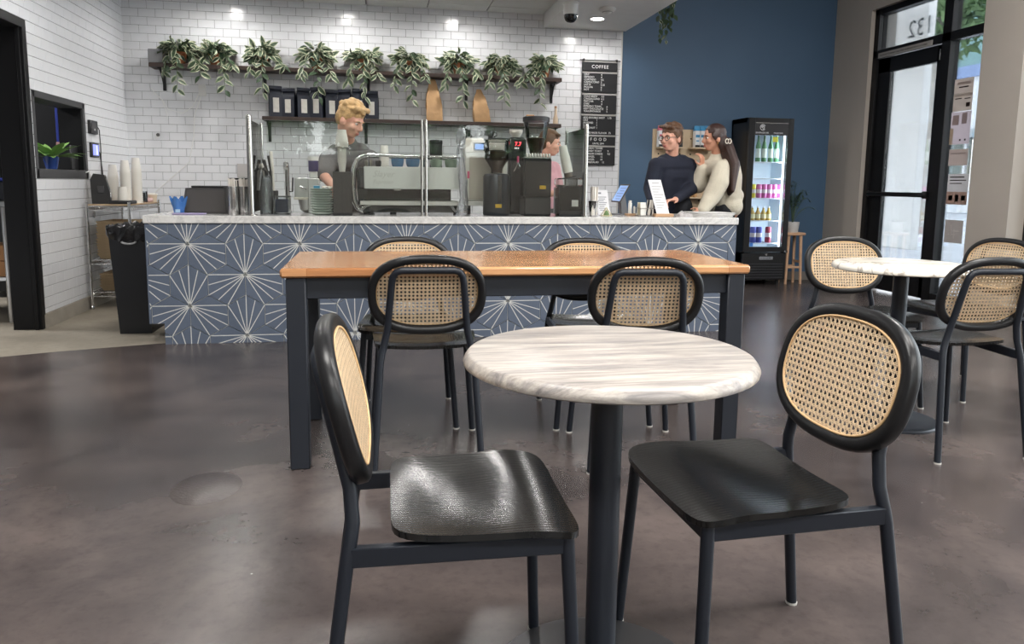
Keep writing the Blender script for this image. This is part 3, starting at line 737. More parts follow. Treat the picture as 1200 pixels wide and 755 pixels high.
PL = [ # pot px, top px y, strands (px, py)
 (211, 43, [(208, 105), (192, 84), (234, 76)], 'first variegated trailing plant from the left, beside the grey planter box', .19),
 (252, 45, [(264, 106), (235, 89), (274, 78)], 'second trailing plant from the left with a clear view of its terracotta pot', .16),
 (307, 49, [(308, 108), (292, 84), (334, 77)], 'third trailing plant from the left, with one tendril reaching right along the shelf', .14),
 (371, 49, [(373, 113), (388, 89), (352, 88)], 'fourth trailing plant from the left, hanging over the navy bags', .16),
 (426, 53, [(427, 113), (408, 95), (443, 90)], 'fifth trailing plant from the left, above the fair-haired barista', .16),
 (480, 55, [(483, 117), (462, 100), (499, 92)], 'sixth trailing plant from the left, above the taller kraft bag', .15),
 (537, 58, [(543, 118), (522, 101), (561, 86)], 'seventh trailing plant from the left, the bushiest and roundest', .16),
 (587, 61, [(591, 118), (573, 99), (606, 82)], 'eighth trailing plant from the left, above the shorter kraft bag', .15),
 (638, 62, [(632, 121), (610, 98), (620, 92)], 'ninth trailing plant, at the right end of the upper shelf', .14)]
for i, (px_, ty, sts, lb, sp) in enumerate(PL):
    x = sx_(px_); top = onY(px_, ty, 7.9).z
    trailing(lb, x, 0, top, .125, .115, [(onY(a, b, 7.79).x-x, onY(a, b, 7.79).z-SH1) for a, b in sts], 100+i, spread=sp)
g0 = onY(184, 65, 7.9)
gb = MB(); gx = g0.x; gb.box((0, 0, .065), (.13, .13, .13), .006); tag(gb.build('planter_box', mat('grey_planter', srgb(126, 126, 128), .7, bump=.1), loc=(gx, 7.90, SH1+.0005)), 'plain grey planter box at the left end of the upper shelf', 'planter')

# ------------------------------------------------------------------ bags on the lower shelf
navy = mat('navy_paper', srgb(26, 31, 46), .55, bump=.15, bscale=40)
label_pale = mat('pale_bag_label', srgb(206, 202, 194), .6, var=.08, vscale=30)
kraft = mat('kraft_paper', srgb(200, 160, 116), .75, var=.10, vscale=10, bump=.7, bscale=26)
def navy_bag(i, x, rz, h, w_, label):
    t = thing('coffee_bag', label, 'bag', (x, 7.905, SH2+.0005), rz, 'navy coffee bags on the lower shelf')
    m = MB(); d = .075
    prof = [(0, w_*.96, d), (.02, w_, d), (h*.62, w_, d*.9), (h*.82, w_*.98, d*.5), (h*.9, w_*.97, .012), (h, w_*.97, .010)]
    vs = []; fs = []
    for z, a, b2 in prof:
        vs += [(-a/2, -b2/2, z), (0, -b2/2-.004, z), (a/2, -b2/2, z), (a/2-.012 if z > .03 else a/2, 0, z), (a/2, b2/2, z), (-a/2, b2/2, z), (-a/2+.012 if z > .03 else -a/2, 0, z)]
    n = 7
    for r in range(len(prof)-1):
        for j in range(n): fs.append((r*n+j, r*n+(j+1) % n, (r+1)*n+(j+1) % n, (r+1)*n+j))
    fs += [tuple(range(n))[::-1], tuple((len(prof)-1)*n+j for j in range(n))]
    m.add(vs, fs).build('pouch', navy, t, 30)
    MB().box((0, -d*.41, h*.93), (w_*.98, .075*.18, .03), .003).build('folded_top', navy, t)
    MB().box((0, -d*.5-.0045, h*.38), (w_*.46, .0016, h*.46)).build('label', label_pale, t)
NB = [(-.955, .25), (-.825, -.20), (-.690, .32), (-.555, -.22), (-.42, .28), (-.285, -.25), (-.15, .2), (-.015, -.15)]
NL = ['navy coffee bag at the left end of the lower shelf, turned to the right', 'navy coffee bag second from the left on the lower shelf, turned to the left', 'navy coffee bag third from the left, turned strongly to the right', 'navy coffee bag fourth from the left, under the hanging leaves', 'navy coffee bag fifth from the left, partly behind a leaf tendril', 'navy coffee bag sixth from the left, just left of the fair hair', 'navy coffee bag seventh from the left, behind the fair hair', 'navy coffee bag at the right end of the navy row, above the fair hair']
for i, (x, a) in enumerate(NB): navy_bag(i, x, a, .302-.02*((i*5) % 3)/2, .124, NL[i])
def kraft_bag(px0, px1, ytop, label, seed, h=None):
    y = 7.905; a = onY(px0, 130, y).x; b2 = onY(px1, 130, y).x; h = onY((px0+px1)/2, ytop, y).z-SH2; w_ = b2-a; d = .10; rd = random.Random(seed)
    t = thing('paper_bag', label, 'paper bag', ((a+b2)/2, y, SH2+.0005), 0, 'kraft bags on the lower shelf')
    m = MB(); prof = [(0, 1, 1), (.03, 1.03, 1.05), (.22, 1.0, 1.0), (.38, 1.03, .97), (.52, .93, .8), (.64, .80, .62), (.76, .64, .42), (.88, .44, .22), (1.0, .26, .07)]
    n = 12; vs = []; fs = []
    for z, s1, s2 in prof:
        for j in range(n):
            an = 2*PI*j/n+PI/4; c_, s_ = math.cos(an), math.sin(an); q = 1/max(abs(c_), abs(s_)); jit = rd.uniform(-.008, .008) if z > .05 else 0
            vs.append((c_*q*w_/2*s1+jit-(z-.5)*.02*(seed % 3), s_*q*d/2*s2+jit, z*h+(rd.uniform(-.006, .006) if .05 < z < .95 else 0)))
    for r in range(len(prof)-1):
        for j in range(n): fs.append((r*n+j, r*n+(j+1) % n, (r+1)*n+(j+1) % n, (r+1)*n+j))
    fs += [tuple(range(n))[::-1], tuple((len(prof)-1)*n+j for j in range(n))]
    m.add(vs, fs).build('pouch', kraft, t, 25)
kraft_bag(499, 517, 93, 'taller crumpled kraft paper bag on the lower shelf, below the sixth plant', 4)
kraft_bag(554, 572, 105, 'shorter kraft paper bag with pinched top on the lower shelf', 5)
bt = thing('slim_bottle', 'slim pale wooden bottle at the right end of the lower shelf', 'bottle', (onY(651, 140, 7.9).x, 7.9, SH2))
MB().lathe([(.028, 0), (.030, .01), (.026, .06), (.016, .10), (.013, .17), (0, .172)], 14).build('body', mat('pale_wood_bottle', srgb(206, 184, 160), .6), bt)
MB().lathe([(.014, .168), (.014, .19), (0, .19)], 12).build('stopper', mat('cork_stopper', srgb(170, 130, 96), .8), bt)

# ------------------------------------------------------------------ hanging menu board
mt = thing('menu_board', 'tall black menu board of stacked panels with white lettering on the white tiles', 'menu board', (0, 0, 0))
board_black = mat('menu_black_felt', srgb(30, 30, 33), .8, bump=.2, bscale=300); rail_m = mat('brushed_rail', srgb(170, 168, 165), .35, .8); lett = mat('white_letters', srgb(236, 236, 234), .6)
MY = YB-.03
secs = [(73.6, 83.8), (86.6, 109), (111.8, 133.6), (136.2, 158.2), (160.4, 170.8), (172.6, 193.6)]
def mz(py): return onY(703, py, MY).z
mx0 = onY(681.8, 100, MY).x; mx1 = onY(722.6, 100, MY).x; mw = mx1-mx0; mc = (mx0+mx1)/2
def rows(items, ztop, dz, size, x_price=None):
    for i, r in enumerate(items):
        z = ztop-dz*i
        text('menu_lettering', r[0], size, lett, mt, (mx0+.020, MY-.016, z), (R(90), 0, 0), sx=.92)
        if r[1]: text('menu_lettering', r[1], size, lett, mt, (mx0+r[2], MY-.016, z), (R(90), 0, 0), sx=.92)
for i, (a, b2) in enumerate(secs):
    MB().span((mx0, MY-.014, mz(b2)), (mx1, MY, mz(a)), .002).build('panel', board_black, mt)
    MB().span((mx0-.002, MY-.016, mz(a)), (mx1+.002, MY+.004, mz(a)+.018), .003).build('rail', rail_m, mt)
hb = MB(); hb.tube([(mx0-.03, MY-.012, mz(72)+.008), (mx1+.03, MY-.012, mz(72)+.008)], .005, 8)
for x in (mx0+.012, mx1-.012): hb.box((x, MY-.005, mz(72)+.008), (.018, .05, .026), .003)
hb.build('hanger', iron, mt)
text('menu_lettering', 'COFFEE', .05, lett, mt, (mc, MY-.016, mz(80.5)), (R(90), 0, 0), 'CENTER', space=1.12)
sz = .0285
rows([('DRIP', '4', .205), ('ESPRESSO', '4', .205), ('CORTADO', '4.5', .205), ('CAPPUCCINO', '5', .205), ('LATTE', '5.25', .205), ('MOCHA', '6', .205), ('HOT', '5', .205)], mz(89.0), .0262, sz)
rows([('COLD BREW', '5.5', .215), ('CHAGACCINO', '6.5', .215), ('MATCHA', '6', .215), ('CHAI', '6', .215), ('ESPRESSO TONIC', '6', .275), ('HOT CHOCOLATE', '5', .275), ('TEA/LEMONADE', '5', .275)], mz(114.4), .0262, sz)
rows([('ADD DOUBLE SHOT', '1.75', .29), ('OAT', '1', .165), ('ALMOND', '1', .165), ('SOY', '1', .165), ('COCONUT', '1', .165), ('', '', 0), ('HOUSE MADE FLAVOR', '.75', .30)], mz(139.4), .0266, sz)
text('menu_lettering', 'F O O D', .046, lett, mt, (mc, MY-.016, mz(165.3)), (R(90), 0, 0), 'CENTER', space=1.1)
text('menu_lettering', 'UNTIL 2PM', .026, lett, mt, (mc, MY-.016, mz(169.5)), (R(90), 0, 0), 'CENTER')
rows([('AVOCADO TOAST', '12', .22), ('PB HONEY TOAST', '9', .30), ('FIG/CREAM CHEESE', '9.5', .30), ('LOX BAGEL', '12', .22), ('EGG BAGEL', '10', .22), ('QUICHE/SALAD', '12', .24)], mz(175.0), .0298, sz)

# wall odds: loose white cables, socket, bolt
ww = mat('white_cable', srgb(228, 228, 226), .5)
cbl = MB(); Yw = YB-.014
def wallpts(L): return [onY(x, y, Yw) for x, y in L]
cbl.tube(wallpts([(177, 103), (182, 110), (190, 117), (197, 128), (214, 133), (226, 125), (233, 110), (236, 106)]), .004, 6)
cbl.tube(wallpts([(237, 106), (234, 118), (228, 135), (227, 160), (222, 190), (205, 205), (190, 218), (178, 229)]), .004, 6)
cbl.tube(wallpts([(190, 117), (196, 134), (196, 140)]), .003, 6)
tag(cbl.build('wall_cable', ww), 'loose white cables looping over the tiles below the first plants', 'cable')
sk = MB(); p = onY(237, 106, Yw); sk.box(p, (.07, .012, .11), .003); tag(sk.build('wall_socket', mat('socket_white', srgb(222, 222, 220), .4)), 'white wall socket below the second plant with cables plugged in', 'socket')
bp = onY(185, 158, YB-.012); tag(MB().cyl(bp+Vector((0, .008, 0)), bp-Vector((0, .012, 0)), .018, .014, 12).build('wall_bolt', mat('dull_bolt', srgb(96, 94, 92), .5, .7)), 'small dull metal bolt in the tiles below the cables', 'bolt')
gp = onY(285, 200, YB-.012); tag(MB().box(gp, (.115, .012, .135), .003).build('cover_plate', mat('grey_cover', srgb(186, 182, 180), .5)), 'pale grey blank cover plate on the tiles beside the glass guard', 'cover plate')

# ------------------------------------------------------------------ ceiling fittings
cmr = thing('security_camera', 'white dome security camera hanging from the soffit', 'camera', tuple(onZ(669, 3, ZS)))
MB().lathe([(.075, 0), (.078, -.012), (.070, -.02), (.068, -.085), (.066, -.105), (.060, -.11), (0, -.11)], 28).build('housing', mat('camera_white', srgb(226, 226, 224), .35), cmr)
MB().lathe([(.062, -.108), (.060, -.13), (.050, -.155), (.032, -.172), (0, -.178)], 24).build('dome', mat('smoked_dome', (.01, .01, .011), .08), cmr)
MB().ell((0, -.035, -.14), .018, 10, 8).build('lens', mat('lens_glass', (.05, .05, .06), .05), cmr)
sm = thing('smoke_detector', 'round white smoke detector on the soffit beside the dome camera', 'smoke detector', tuple(onZ(712, 9.5, ZS)))
MB().lathe([(.075, 0), (.075, -.015), (.066, -.028), (.045, -.036), (.03, -.05), (.012, -.056), (0, -.056)], 28).build('housing', mat('detector_white', srgb(222, 222, 218), .5), sm)
MB().lathe([(.05, -.033), (.048, -.039), (.042, -.040), (.042, -.034)], 24).build('sensor_ring', mat('detector_grey', srgb(150, 150, 148), .5), sm)
# vine tips hanging at the soffit edge
rd = random.Random(9); vb = onZ(778, 2, ZS); hv = thing('hanging_vine', 'green vine tips hanging past the soffit edge before the blue wall', 'plant', (XTE+.045, 7.08, ZS+.09))
vst = MB(); vlf = [leaf_mesh(.07, .034, 0), leaf_mesh(.06, .03, 1)]
MB().box((.035, 0, .02), (.04, .40, .08), .01).build('trough', mat('grey_planter', srgb(126, 126, 128), .7, bump=.1), hv)
for q in range(5):
    y = -.17+.085*q; e_ = -.10-.05*((q*2) % 5); pts = [Vector((.03, y, .06)), Vector((.06, y-.01, .05)), Vector((.07, y-.02, -.02)), Vector((.072, y-.03, e_-.05))]
    vst.tube(pts, .002, 4)
    for j in range(9):
        t_ = j/8; p_ = pts[1].lerp(pts[3], t_); sd = 1 if j % 2 else -1
        d = Vector((rd.gauss(0, .3), sd*.7, -.7)).normalized(); u = Vector((-.3, -.9, .3)); z = (u-d*u.dot(d)).normalized()
        link('leaf', vlf[0 if rd.random() < .7 else 1], hv, p_, Matrix((d.cross(z), d, z)).transposed().to_euler(), .8+.4*rd.random())
vst.build('stems', stem_green, hv)

# ------------------------------------------------------------------ left wall devices
blackp = mat('black_plastic', (.014, .014, .016), .4)
dv = thing('wall_timer', 'black square wall device with a keypad above the small screen', 'device', (XL, 7.04, 1.512))
MB().box((.016, 0, 0), (.03, .17, .115), .006).build('case', blackp, dv); MB().box((.033, -.02, .005), (.004, .09, .07), .001).build('face', mat('dark_grey_plastic', srgb(60, 60, 62), .4), dv)
MB().cyl((.033, -.01, -.02), (.038, -.01, -.02), .008, n=10).build('button', mat('button_white', srgb(220, 220, 220), .4), dv)
dv = thing('wall_screen', 'small wall screen glowing lavender blue beside the hatch', 'screen', (XL, 7.05, 1.322))
MB().box((.014, 0, 0), (.026, .17, .125), .006).build('case', blackp, dv)
MB().box((.0285, .0, 0), (.003, .125, .09)).build('display', mat('lavender_display', srgb(120, 130, 200), .3, emit=srgb(130, 140, 235), es=.9), dv)
MB().box((.0305, .02, 0), (.001, .012, .075)).build('icon_bar', mat('icon_white', (1, 1, 1), .5, emit=(1, 1, 1), es=.9), dv)
cb2 = MB(); cb2.tube([(XL+.012, 7.14, 1.54), (XL+.012, 7.21, 1.50), (XL+.012, 7.22, 1.35), (XL+.012, 7.21, 1.2), (XL+.014, 7.2, 1.1), (XL+.02, 7.19, .98)], .004, 6); cb2.tube([(XL+.012, 7.14, 1.33), (XL+.012, 7.19, 1.3), (XL+.012, 7.23, 1.15), (XL+.02, 7.22, .98)], .004, 6)
tag(cb2.build('device_cable', blackp), 'thin black cables running down from the two wall devices', 'cable')
cb3 = MB(); cb3.tube([(XL+.012, 6.84, 1.13), (XL+.012, 6.90, 1.14), (XL+.012, 6.935, 1.09), (XL+.012, 6.95, .98), (XL+.012, 6.97, .86), (XL+.012, 6.98, .75)], .006, 6)
tag(cb3.build('hatch_cable', ww), 'thick white cable dropping from the corner of the hatch', 'cable')
# things in the hatch
fern = thing('potted_fern', 'leafy green plant in a blue pot on the hatch sill', 'plant', (XL-.09, 6.43, HZ0+.0555))
MB().lathe([(.038, 0), (.055, .08), (.058, .10), (.05, .10), (.048, .09), (0, .09)], 18).build('pot', mat('blue_glaze', srgb(44, 72, 140), .25), fern)
fl_ = leaf_mesh(.20, .065, 0); fl_2 = bpy.data.meshes.new_from_object(link('t', fl_)); bpy.data.objects.remove(bpy.data.objects['t']); fl_2.materials.clear(); fl_2.materials.append(mat('bright_leaf', srgb(128, 168, 92), .5, var=.2, vscale=10))
for q in range(26):
    a = q*2.4; e_ = .2+.9*((q*7) % 10)/10; d = Vector((math.cos(a)*math.cos(e_), math.sin(a)*math.cos(e_), math.sin(e_))); z = (Vector((0, 0, 1))-d*d.z).normalized()
    link('leaf', fl_2, fern, (d.x*.03, d.y*.03, .09), Matrix((d.cross(z), d, z)).transposed().to_euler(), .85+.4*((q*3) % 7)/7)
tl = thing('tool_rail', 'blue handled tools hanging inside the hatch', 'tools', (onY(68, 150, 7.2).x, 7.2, 1.36))
for q in range(2): MB().box((0, q*.06, .18), (.025, .035, .30), .004).build('handle', mat('royal_blue', srgb(46, 62, 150), .4), tl); MB().box((0, q*.06, -.06), (.03, .045, .18), .004).build('head', mat('red_white', srgb(196, 150, 148), .5), tl)
MB().box((0, .03, .37), (.03, .16, .02)).box((-.0, .03, .45), (.02, .02, .16)).box((0, .03, .70), (.02, .02, .5)).box((0, .03, 1.12), (.02, .02, .36)).build('rail', mat('steel_grey', (.5, .5, .5), .35, .9), tl)
cf = thing('hatch_machine', 'small steel kitchen machine standing in the hatch, left of the blue pot', 'machine', (XL-.10, 6.03, HZ0+.0555))
MB().box((0, 0, .05), (.10, .10, .10), .01).build('body', mat('steel_grey', (.5, .5, .5), .35, .9), cf); MB().box((0, 0, .13), (.11, .12, .03), .006).build('hood', blackp, cf); MB().box((0, .055, .115), (.04, .01, .05)).build('spout', blackp, cf); MB().box((-.04, 0, .11), (.02, .08, .04)).build('neck', blackp, cf)
MB_ = MB(); MB_.box((0, 0, .10), (.10, .16, .20), .008); tag(MB_.build('black_canister', blackp, loc=(XL-.09, 6.765, HZ0+.0555)), 'square black canister at the right end of the hatch sill', 'canister')
fd = thing('upright_freezer', 'tall black appliance inside the kitchen, filling the right half of the hatch', 'freezer', (-2.97, 7.82, 0))
MB().box((0, 0, 1.0), (.8, .7, 2.0), .01).build('cabinet', blackp, fd); MB().box((.0, -.365, 1.0), (.76, .03, 1.9), .01).build('door', mat('black_gloss', (.01, .01, .011), .3), fd); MB().box((-.3, -.395, 1.1), (.02, .03, .5), .005).build('handle', mat('steel_grey', (.5, .5, .5), .35, .9), fd)
# kitchen behind the doorway
steel = mat('stainless_steel', (.55, .55, .55), .3, 1, var=.1, vscale=3)
pt = thing('prep_table', 'stainless steel prep table with an undershelf just inside the doorway', 'table', (-3.25, 6.42, 0))
MB().box((0, 0, .885), (1.2, .62, .04), .004).build('top', steel, pt); MB().box((0, 0, .33), (1.14, .56, .03), .003).build('undershelf', steel, pt)
for a in (-1, 1):
    for b2 in (-1, 1): MB().cyl((a*.555, b2*.265, 0), (a*.555, b2*.265, .87), .021, n=12).build('leg', steel, pt)
carton = mat('brown_cardboard', srgb(166, 122, 84), .8, var=.08, vscale=6, bump=.1)
for i, (z, lb) in enumerate(((.346, 'lower brown cardboard box on the prep table undershelf'), (.466, 'upper brown cardboard box stacked under the prep table'))):
    t = thing('cardboard_box', lb, 'box', (-2.86, 6.30, z)); MB().box((0, 0, .0585), (.34, .30, .115), .003).build('carton', carton, t); MB().box((0, -.151, .07), (.06, .002, .03)).build('print', mat('red_print', srgb(150, 60, 50), .7), t); MB().box((0, 0, .1165), (.05, .30, .0012)).build('tape', mat('tape_tan', srgb(190, 160, 120), .4), t)
t = thing('storage_bin', 'dark storage bin with a bright blue lid on the prep table', 'bin', (-2.90, 6.40, .9055)); MB().box((0, 0, .075), (.36, .3, .15), .012).build('tub', mat('dark_tub', srgb(30, 32, 40), .5), t); MB().box((0, 0, .16), (.38, .32, .025), .008).build('lid', mat('royal_blue', srgb(46, 62, 150), .4), t)
t = thing('kitchen_wall_shelf', 'steel shelves with jars seen through the doorway', 'shelf', (-4.4, 8.02, 1.2)); 
for z in (0, .45, .9): MB().box((0, 0, z), (1.6, .3, .03), .003).build('board', steel, t)
for a in (-.78, .78): MB().span((a-.015, -.14, -1.2), (a+.015, .14, 1.0)).build('upright', steel, t)
for i in range(5):
    j = thing('storage_jar', ('red lidded', 'white lidded', 'grey lidded', 'pale lidded', 'dark lidded')[i]+' storage jar on the kitchen shelves', 'jar', (-4.05+.13*i-.35, 8.0, 1.2155+.45*(i % 2)), 0, 'jars on the kitchen shelves')
    MB().lathe([(.05, 0), (.052, .01), (.052, .12), (.045, .135), (0, .135)], 14).build('jar_body', mat('jar_fill_%d' % i, (srgb(120, 60, 50), srgb(200, 196, 188), srgb(90, 90, 92), srgb(190, 170, 140), srgb(60, 50, 44))[i], .3), j); MB().lathe([(.05, .135), (.05, .16), (0, .16)], 14).build('lid', mat('lid_%d' % i, (srgb(150, 40, 40), srgb(230, 230, 228), srgb(120, 120, 120), srgb(220, 210, 190), srgb(40, 40, 42))[i], .4), j)
kl = thing('kitchen_light', 'flat kitchen ceiling light out of sight behind the doorway', 'ceiling light', (-4.3, 6.2, 2.58)); MB().box((0, 0, 0), (.6, .6, .03), .004).build('frame', mat('lamp_trim_white', srgb(235, 235, 233), .4), kl); MB().box((0, 0, -.0155), (.54, .54, .004)).build('diffuser', mat('kitchen_diffuser', (1, 1, 1), .5, emit=(1, 1, 1), es=5), kl)
L = bpy.data.lights.new('kitchen_glow', 'AREA'); L.size = .54; L.energy = 60; o = bpy.data.objects.new('lamp_glow', L); C.objects.link(o); o.parent = kl; o.location = (0, 0, -.03)

# ------------------------------------------------------------------ wire rack with its goods
chrome = mat('chrome_wire', (.62, .62, .62), .22, 1)
rk = thing('wire_rack', 'chrome wire shelf rack in the tiled corner beside the black bin', 'rack', (-2.165, 7.165, 0))
RW, RD = .325, .89; RZ = (.855, .41, .14)
for a in (-1, 1):
    for b2 in (-1, 1):
        m = MB(); m.cyl((a*RW/2, b2*RD/2, 0), (a*RW/2, b2*RD/2, .89), .0125, n=12); m.lathe([(.014, 0), (.018, .004), (.018, .02), (.013, .03)], 12, (a*RW/2, b2*RD/2, 0)); m.build('post', chrome, rk)
for z in RZ:
    m = MB()
    for dz in (0, -.035):
        m.tube([(-RW/2, -RD/2, z+dz), (RW/2, -RD/2, z+dz), (RW/2, RD/2, z+dz), (-RW/2, RD/2, z+dz)], .0035, 6, closed=True)
    for s_ in (-1, 1):
        pts = [(s_*RW/2, -RD/2+RD*i/36, z-(.035 if i % 2 else 0)) for i in range(37)]; m.tube(pts, .002, 4)
        pts = [(-RW/2+RW*i/14, s_*RD/2, z-(.035 if i % 2 else 0)) for i in range(15)]; m.tube(pts, .002, 4)
    for i in range(12): x = -RW/2+RW*(i+.5)/12; m.tube([(x, -RD/2, z+.002), (x, RD/2, z+.002)], .002, 4)
    m.build('wire_shelf', chrome, rk)
bd_ = MB(); bd_.box((0, 0, .8655), (RW-.02, RD-.02, .012), .002); bd_.build('wood_liner', mat('pale_wood_liner', srgb(196, 168, 136), .6, var=.1, vscale=8), rk)
ZR = .872
t = thing('receipt_printer', 'black upright machine at the front left of the wire rack', 'machine', (-2.25, 6.86, ZR), .2)
MB().prism([(-.07, 0), (.07, 0), (.065, .10), (.03, .24), (-.05, .25), (-.075, .2)], -.05, .05, 'y').build('body', blackp, t, 30); MB().box((.02, 0, .19), (.04, .07, .09), .01).build('hopper', mat('black_gloss', (.01, .01, .011), .3), t); MB().box((.06, -.02, .06), (.02, .012, .1), .003).build('lever', chrome, t); MB().box((0, -.055, .12), (.05, .01, .06), .003).build('panel', mat('dark_grey_plastic', srgb(60, 60, 62), .4), t)
paper_white = mat('white_paper_cup', srgb(232, 228, 220), .65)
def cup_mesh(r0, r1, h, rim=True):
    m = MB().lathe([(r0, 0), (r1, h), (r1+.003, h), (r1+.003, h-.005), (r1-.002, h-.004)] if rim else [(r0, 0), (r1, h)], 16); return m.mesh('cup_body', paper_white, 40)
CUPM = cup_mesh(.030, .042, .105)
def cup_stack(x, y, z, n, inv, label, group, step=.0125, sc=1.0, mesh=None):
    t = thing('paper_cup_stack', label, 'cup stack', (x, y, z), 0, group); h = .105*sc
    for i in range(n):
        if inv: link('cup', mesh or CUPM, t, (0, 0, step*i*sc+h), (PI, 0, 0), sc)
        else: link('cup', mesh or CUPM, t, (0, 0, step*i*sc), (0, 0, 0), sc)
    return t
cup_stack(-2.12, 7.06, ZR, 22, True, 'tall stack of upturned white paper cups on the wire rack, front one', 'cup stacks on the wire rack')
cup_stack(-2.07, 7.20, ZR, 24, True, 'tallest stack of upturned white paper cups on the wire rack, behind the front one', 'cup stacks on the wire rack')
cup_stack(-2.25, 7.16, ZR, 19, True, 'stack of white paper cups against the left wall on the wire rack', 'cup stacks on the wire rack')
cup_stack(-2.115, 6.955, ZR, 4, True, 'short stack of upturned white paper cups in front of the tall stacks', 'cup stacks on the wire rack')
tr = MB(); tr.box((0, 0, .014), (.16, .22, .028), .006); tag(tr.build('black_tray', blackp, loc=(-2.085, 6.845, ZR+.0005)), 'flat black tray at the front edge of the wire rack', 'tray')
jr = thing('glass_jar', 'clear glass jar of dark sticks on the wire rack', 'jar', (-2.06, 7.33, ZR)); MB().lathe([(.035, 0), (.037, .01), (.037, .10), (.033, .10), (.033, .012), (0, .012)], 16).build('jar_body', glass('jar_glass', (.85, .88, .88), 1), jr); MB().lathe([(.030, .013), (.030, .085), (0, .09)], 12).build('contents', mat('dark_contents', srgb(40, 36, 36), .6), jr)
tw_ = MB(); tw_.box((0, 0, .02), (.15, .17, .04), .012); tag(tw_.build('folded_towels', mat('pinkish_towel', srgb(206, 176, 170), .9, var=.15, vscale=30, bump=.4), loc=(-2.10, 7.44, ZR)), 'folded pinkish towels lying on the wire rack', 'towels')
pc = thing('paper_tub', 'short pale paper tub at the far end of the wire rack', 'tub', (-2.04, 7.55, ZR)); MB().lathe([(.032, 0), (.042, .065), (0, .065)], 16).build('tub', mat('kraft_tub', srgb(214, 196, 172), .7), pc); MB().lathe([(.044, .065), (.044, .075), (.02, .082), (0, .082)], 16).build('lid', paper_white, pc)
# bundles of kraft trays on the lower shelves
def tray_bundle(z, n, y, label, sx=.25, sy=.42):
    t = thing('carton_tray_stack', label, 'trays', (-2.15, y, z+.0005), 0, 'kraft tray bundles on the wire rack')
    me = MB(); b0, h = .82, .05
    vs = [(-sx/2*b0, -sy/2*b0, 0), (sx/2*b0, -sy/2*b0, 0), (sx/2*b0, sy/2*b0, 0), (-sx/2*b0, sy/2*b0, 0), (-sx/2, -sy/2, h), (sx/2, -sy/2, h), (sx/2, sy/2, h), (-sx/2, sy/2, h), (-sx/2+.006, -sy/2+.006, h), (sx/2-.006, -sy/2+.006, h), (sx/2-.006, sy/2-.006, h), (-sx/2+.006, sy/2-.006, h)]
    me.add(vs, [(0, 3, 2, 1), (0, 1, 5, 4), (1, 2, 6, 5), (2, 3, 7, 6), (3, 0, 4, 7), (4, 5, 9, 8), (5, 6, 10, 9), (6, 7, 11, 10), (7, 4, 8, 11)]); M_ = me.mesh('tray', mat('kraft_tray', srgb(166, 146, 118), .8, var=.08, vscale=20), 0)
    for i in range(n): link('tray', M_, t, (random.uniform(-.004, .004), random.uniform(-.004, .004), .024*i))
    return t
tray_bundle(.415, 12, 6.95, 'tall stack of kraft food trays on the middle wire shelf')
tray_bundle(.145, 5, 6.97, 'short stack of kraft food trays on the lowest wire shelf')
hd = thing('wicker_basket', 'small brown basket on the kraft trays of the lowest shelf', 'basket', (-2.15, 6.97, .2925)); MB().lathe([(.06, 0), (.085, .05), (.08, .05), (.058, .006), (0, .006)], 18).build('bowl', mat('brown_wicker', srgb(130, 98, 70), .85, bump=.8, bscale=60), hd); MB().tube([(.08*math.cos(a), 0, .05+.05*math.sin(a)) for a in np.linspace(0, PI, 12)], .006, 6).build('handle', mat('brown_wicker', srgb(130, 98, 70), .85, bump=.8, bscale=60), hd)

# ------------------------------------------------------------------ slim black bin
bn = thing('waste_bin', 'slim tall black waste bin with a liner at the counter end', 'bin', (-1.665, 5.79, 0))
def frus(m, x0, y0, x1, y1, z0, z1, mi=0):
    m.add([(-x0, -y0, z0), (x0, -y0, z0), (x0, y0, z0), (-x0, y0, z0), (-x1, -y1, z1), (x1, -y1, z1), (x1, y1, z1), (-x1, y1, z1)], [(0, 3, 2, 1), (4, 5, 6, 7), (0, 1, 5, 4), (1, 2, 6, 5), (2, 3, 7, 6), (3, 0, 4, 7)], mi); return m
frus(MB(), .105, .19, .135, .235, 0, .735).build('body', mat('black_bin_plastic', (.010, .011, .014), .45), bn)
rl = MB(); n = 44; vs = []; fs = []
for r, (k_, z) in enumerate(((1.0, .66), (1.06, .70), (1.09, .752), (1.02, .765), (.9, .74), (.8, .6))):
    for j in range(n):
        a = 2*PI*j/n; q = 1/max(abs(math.cos(a)), abs(math.sin(a))); wv_ = .008*math.sin(j*5.1+r*1.7)
        vs.append((math.cos(a)*q*(.136*k_+wv_), math.sin(a)*q*(.236*k_+wv_), z+.010*math.sin(j*3.7+r)))
for r in range(5):
    for j in range(n): fs.append((r*n+j, r*n+(j+1) % n, (r+1)*n+(j+1) % n, (r+1)*n+j))
rl.add(vs, fs).build('bin_liner', mat('black_liner_film', (.012, .012, .013), .22), bn, 60)
MB().tube([(.045*math.cos(a), -.252, .655+.016*math.sin(a)) for a in np.linspace(PI, 2*PI, 10)], .007, 8).build('handle', mat('grey_handle', srgb(170, 170, 172), .4), bn)
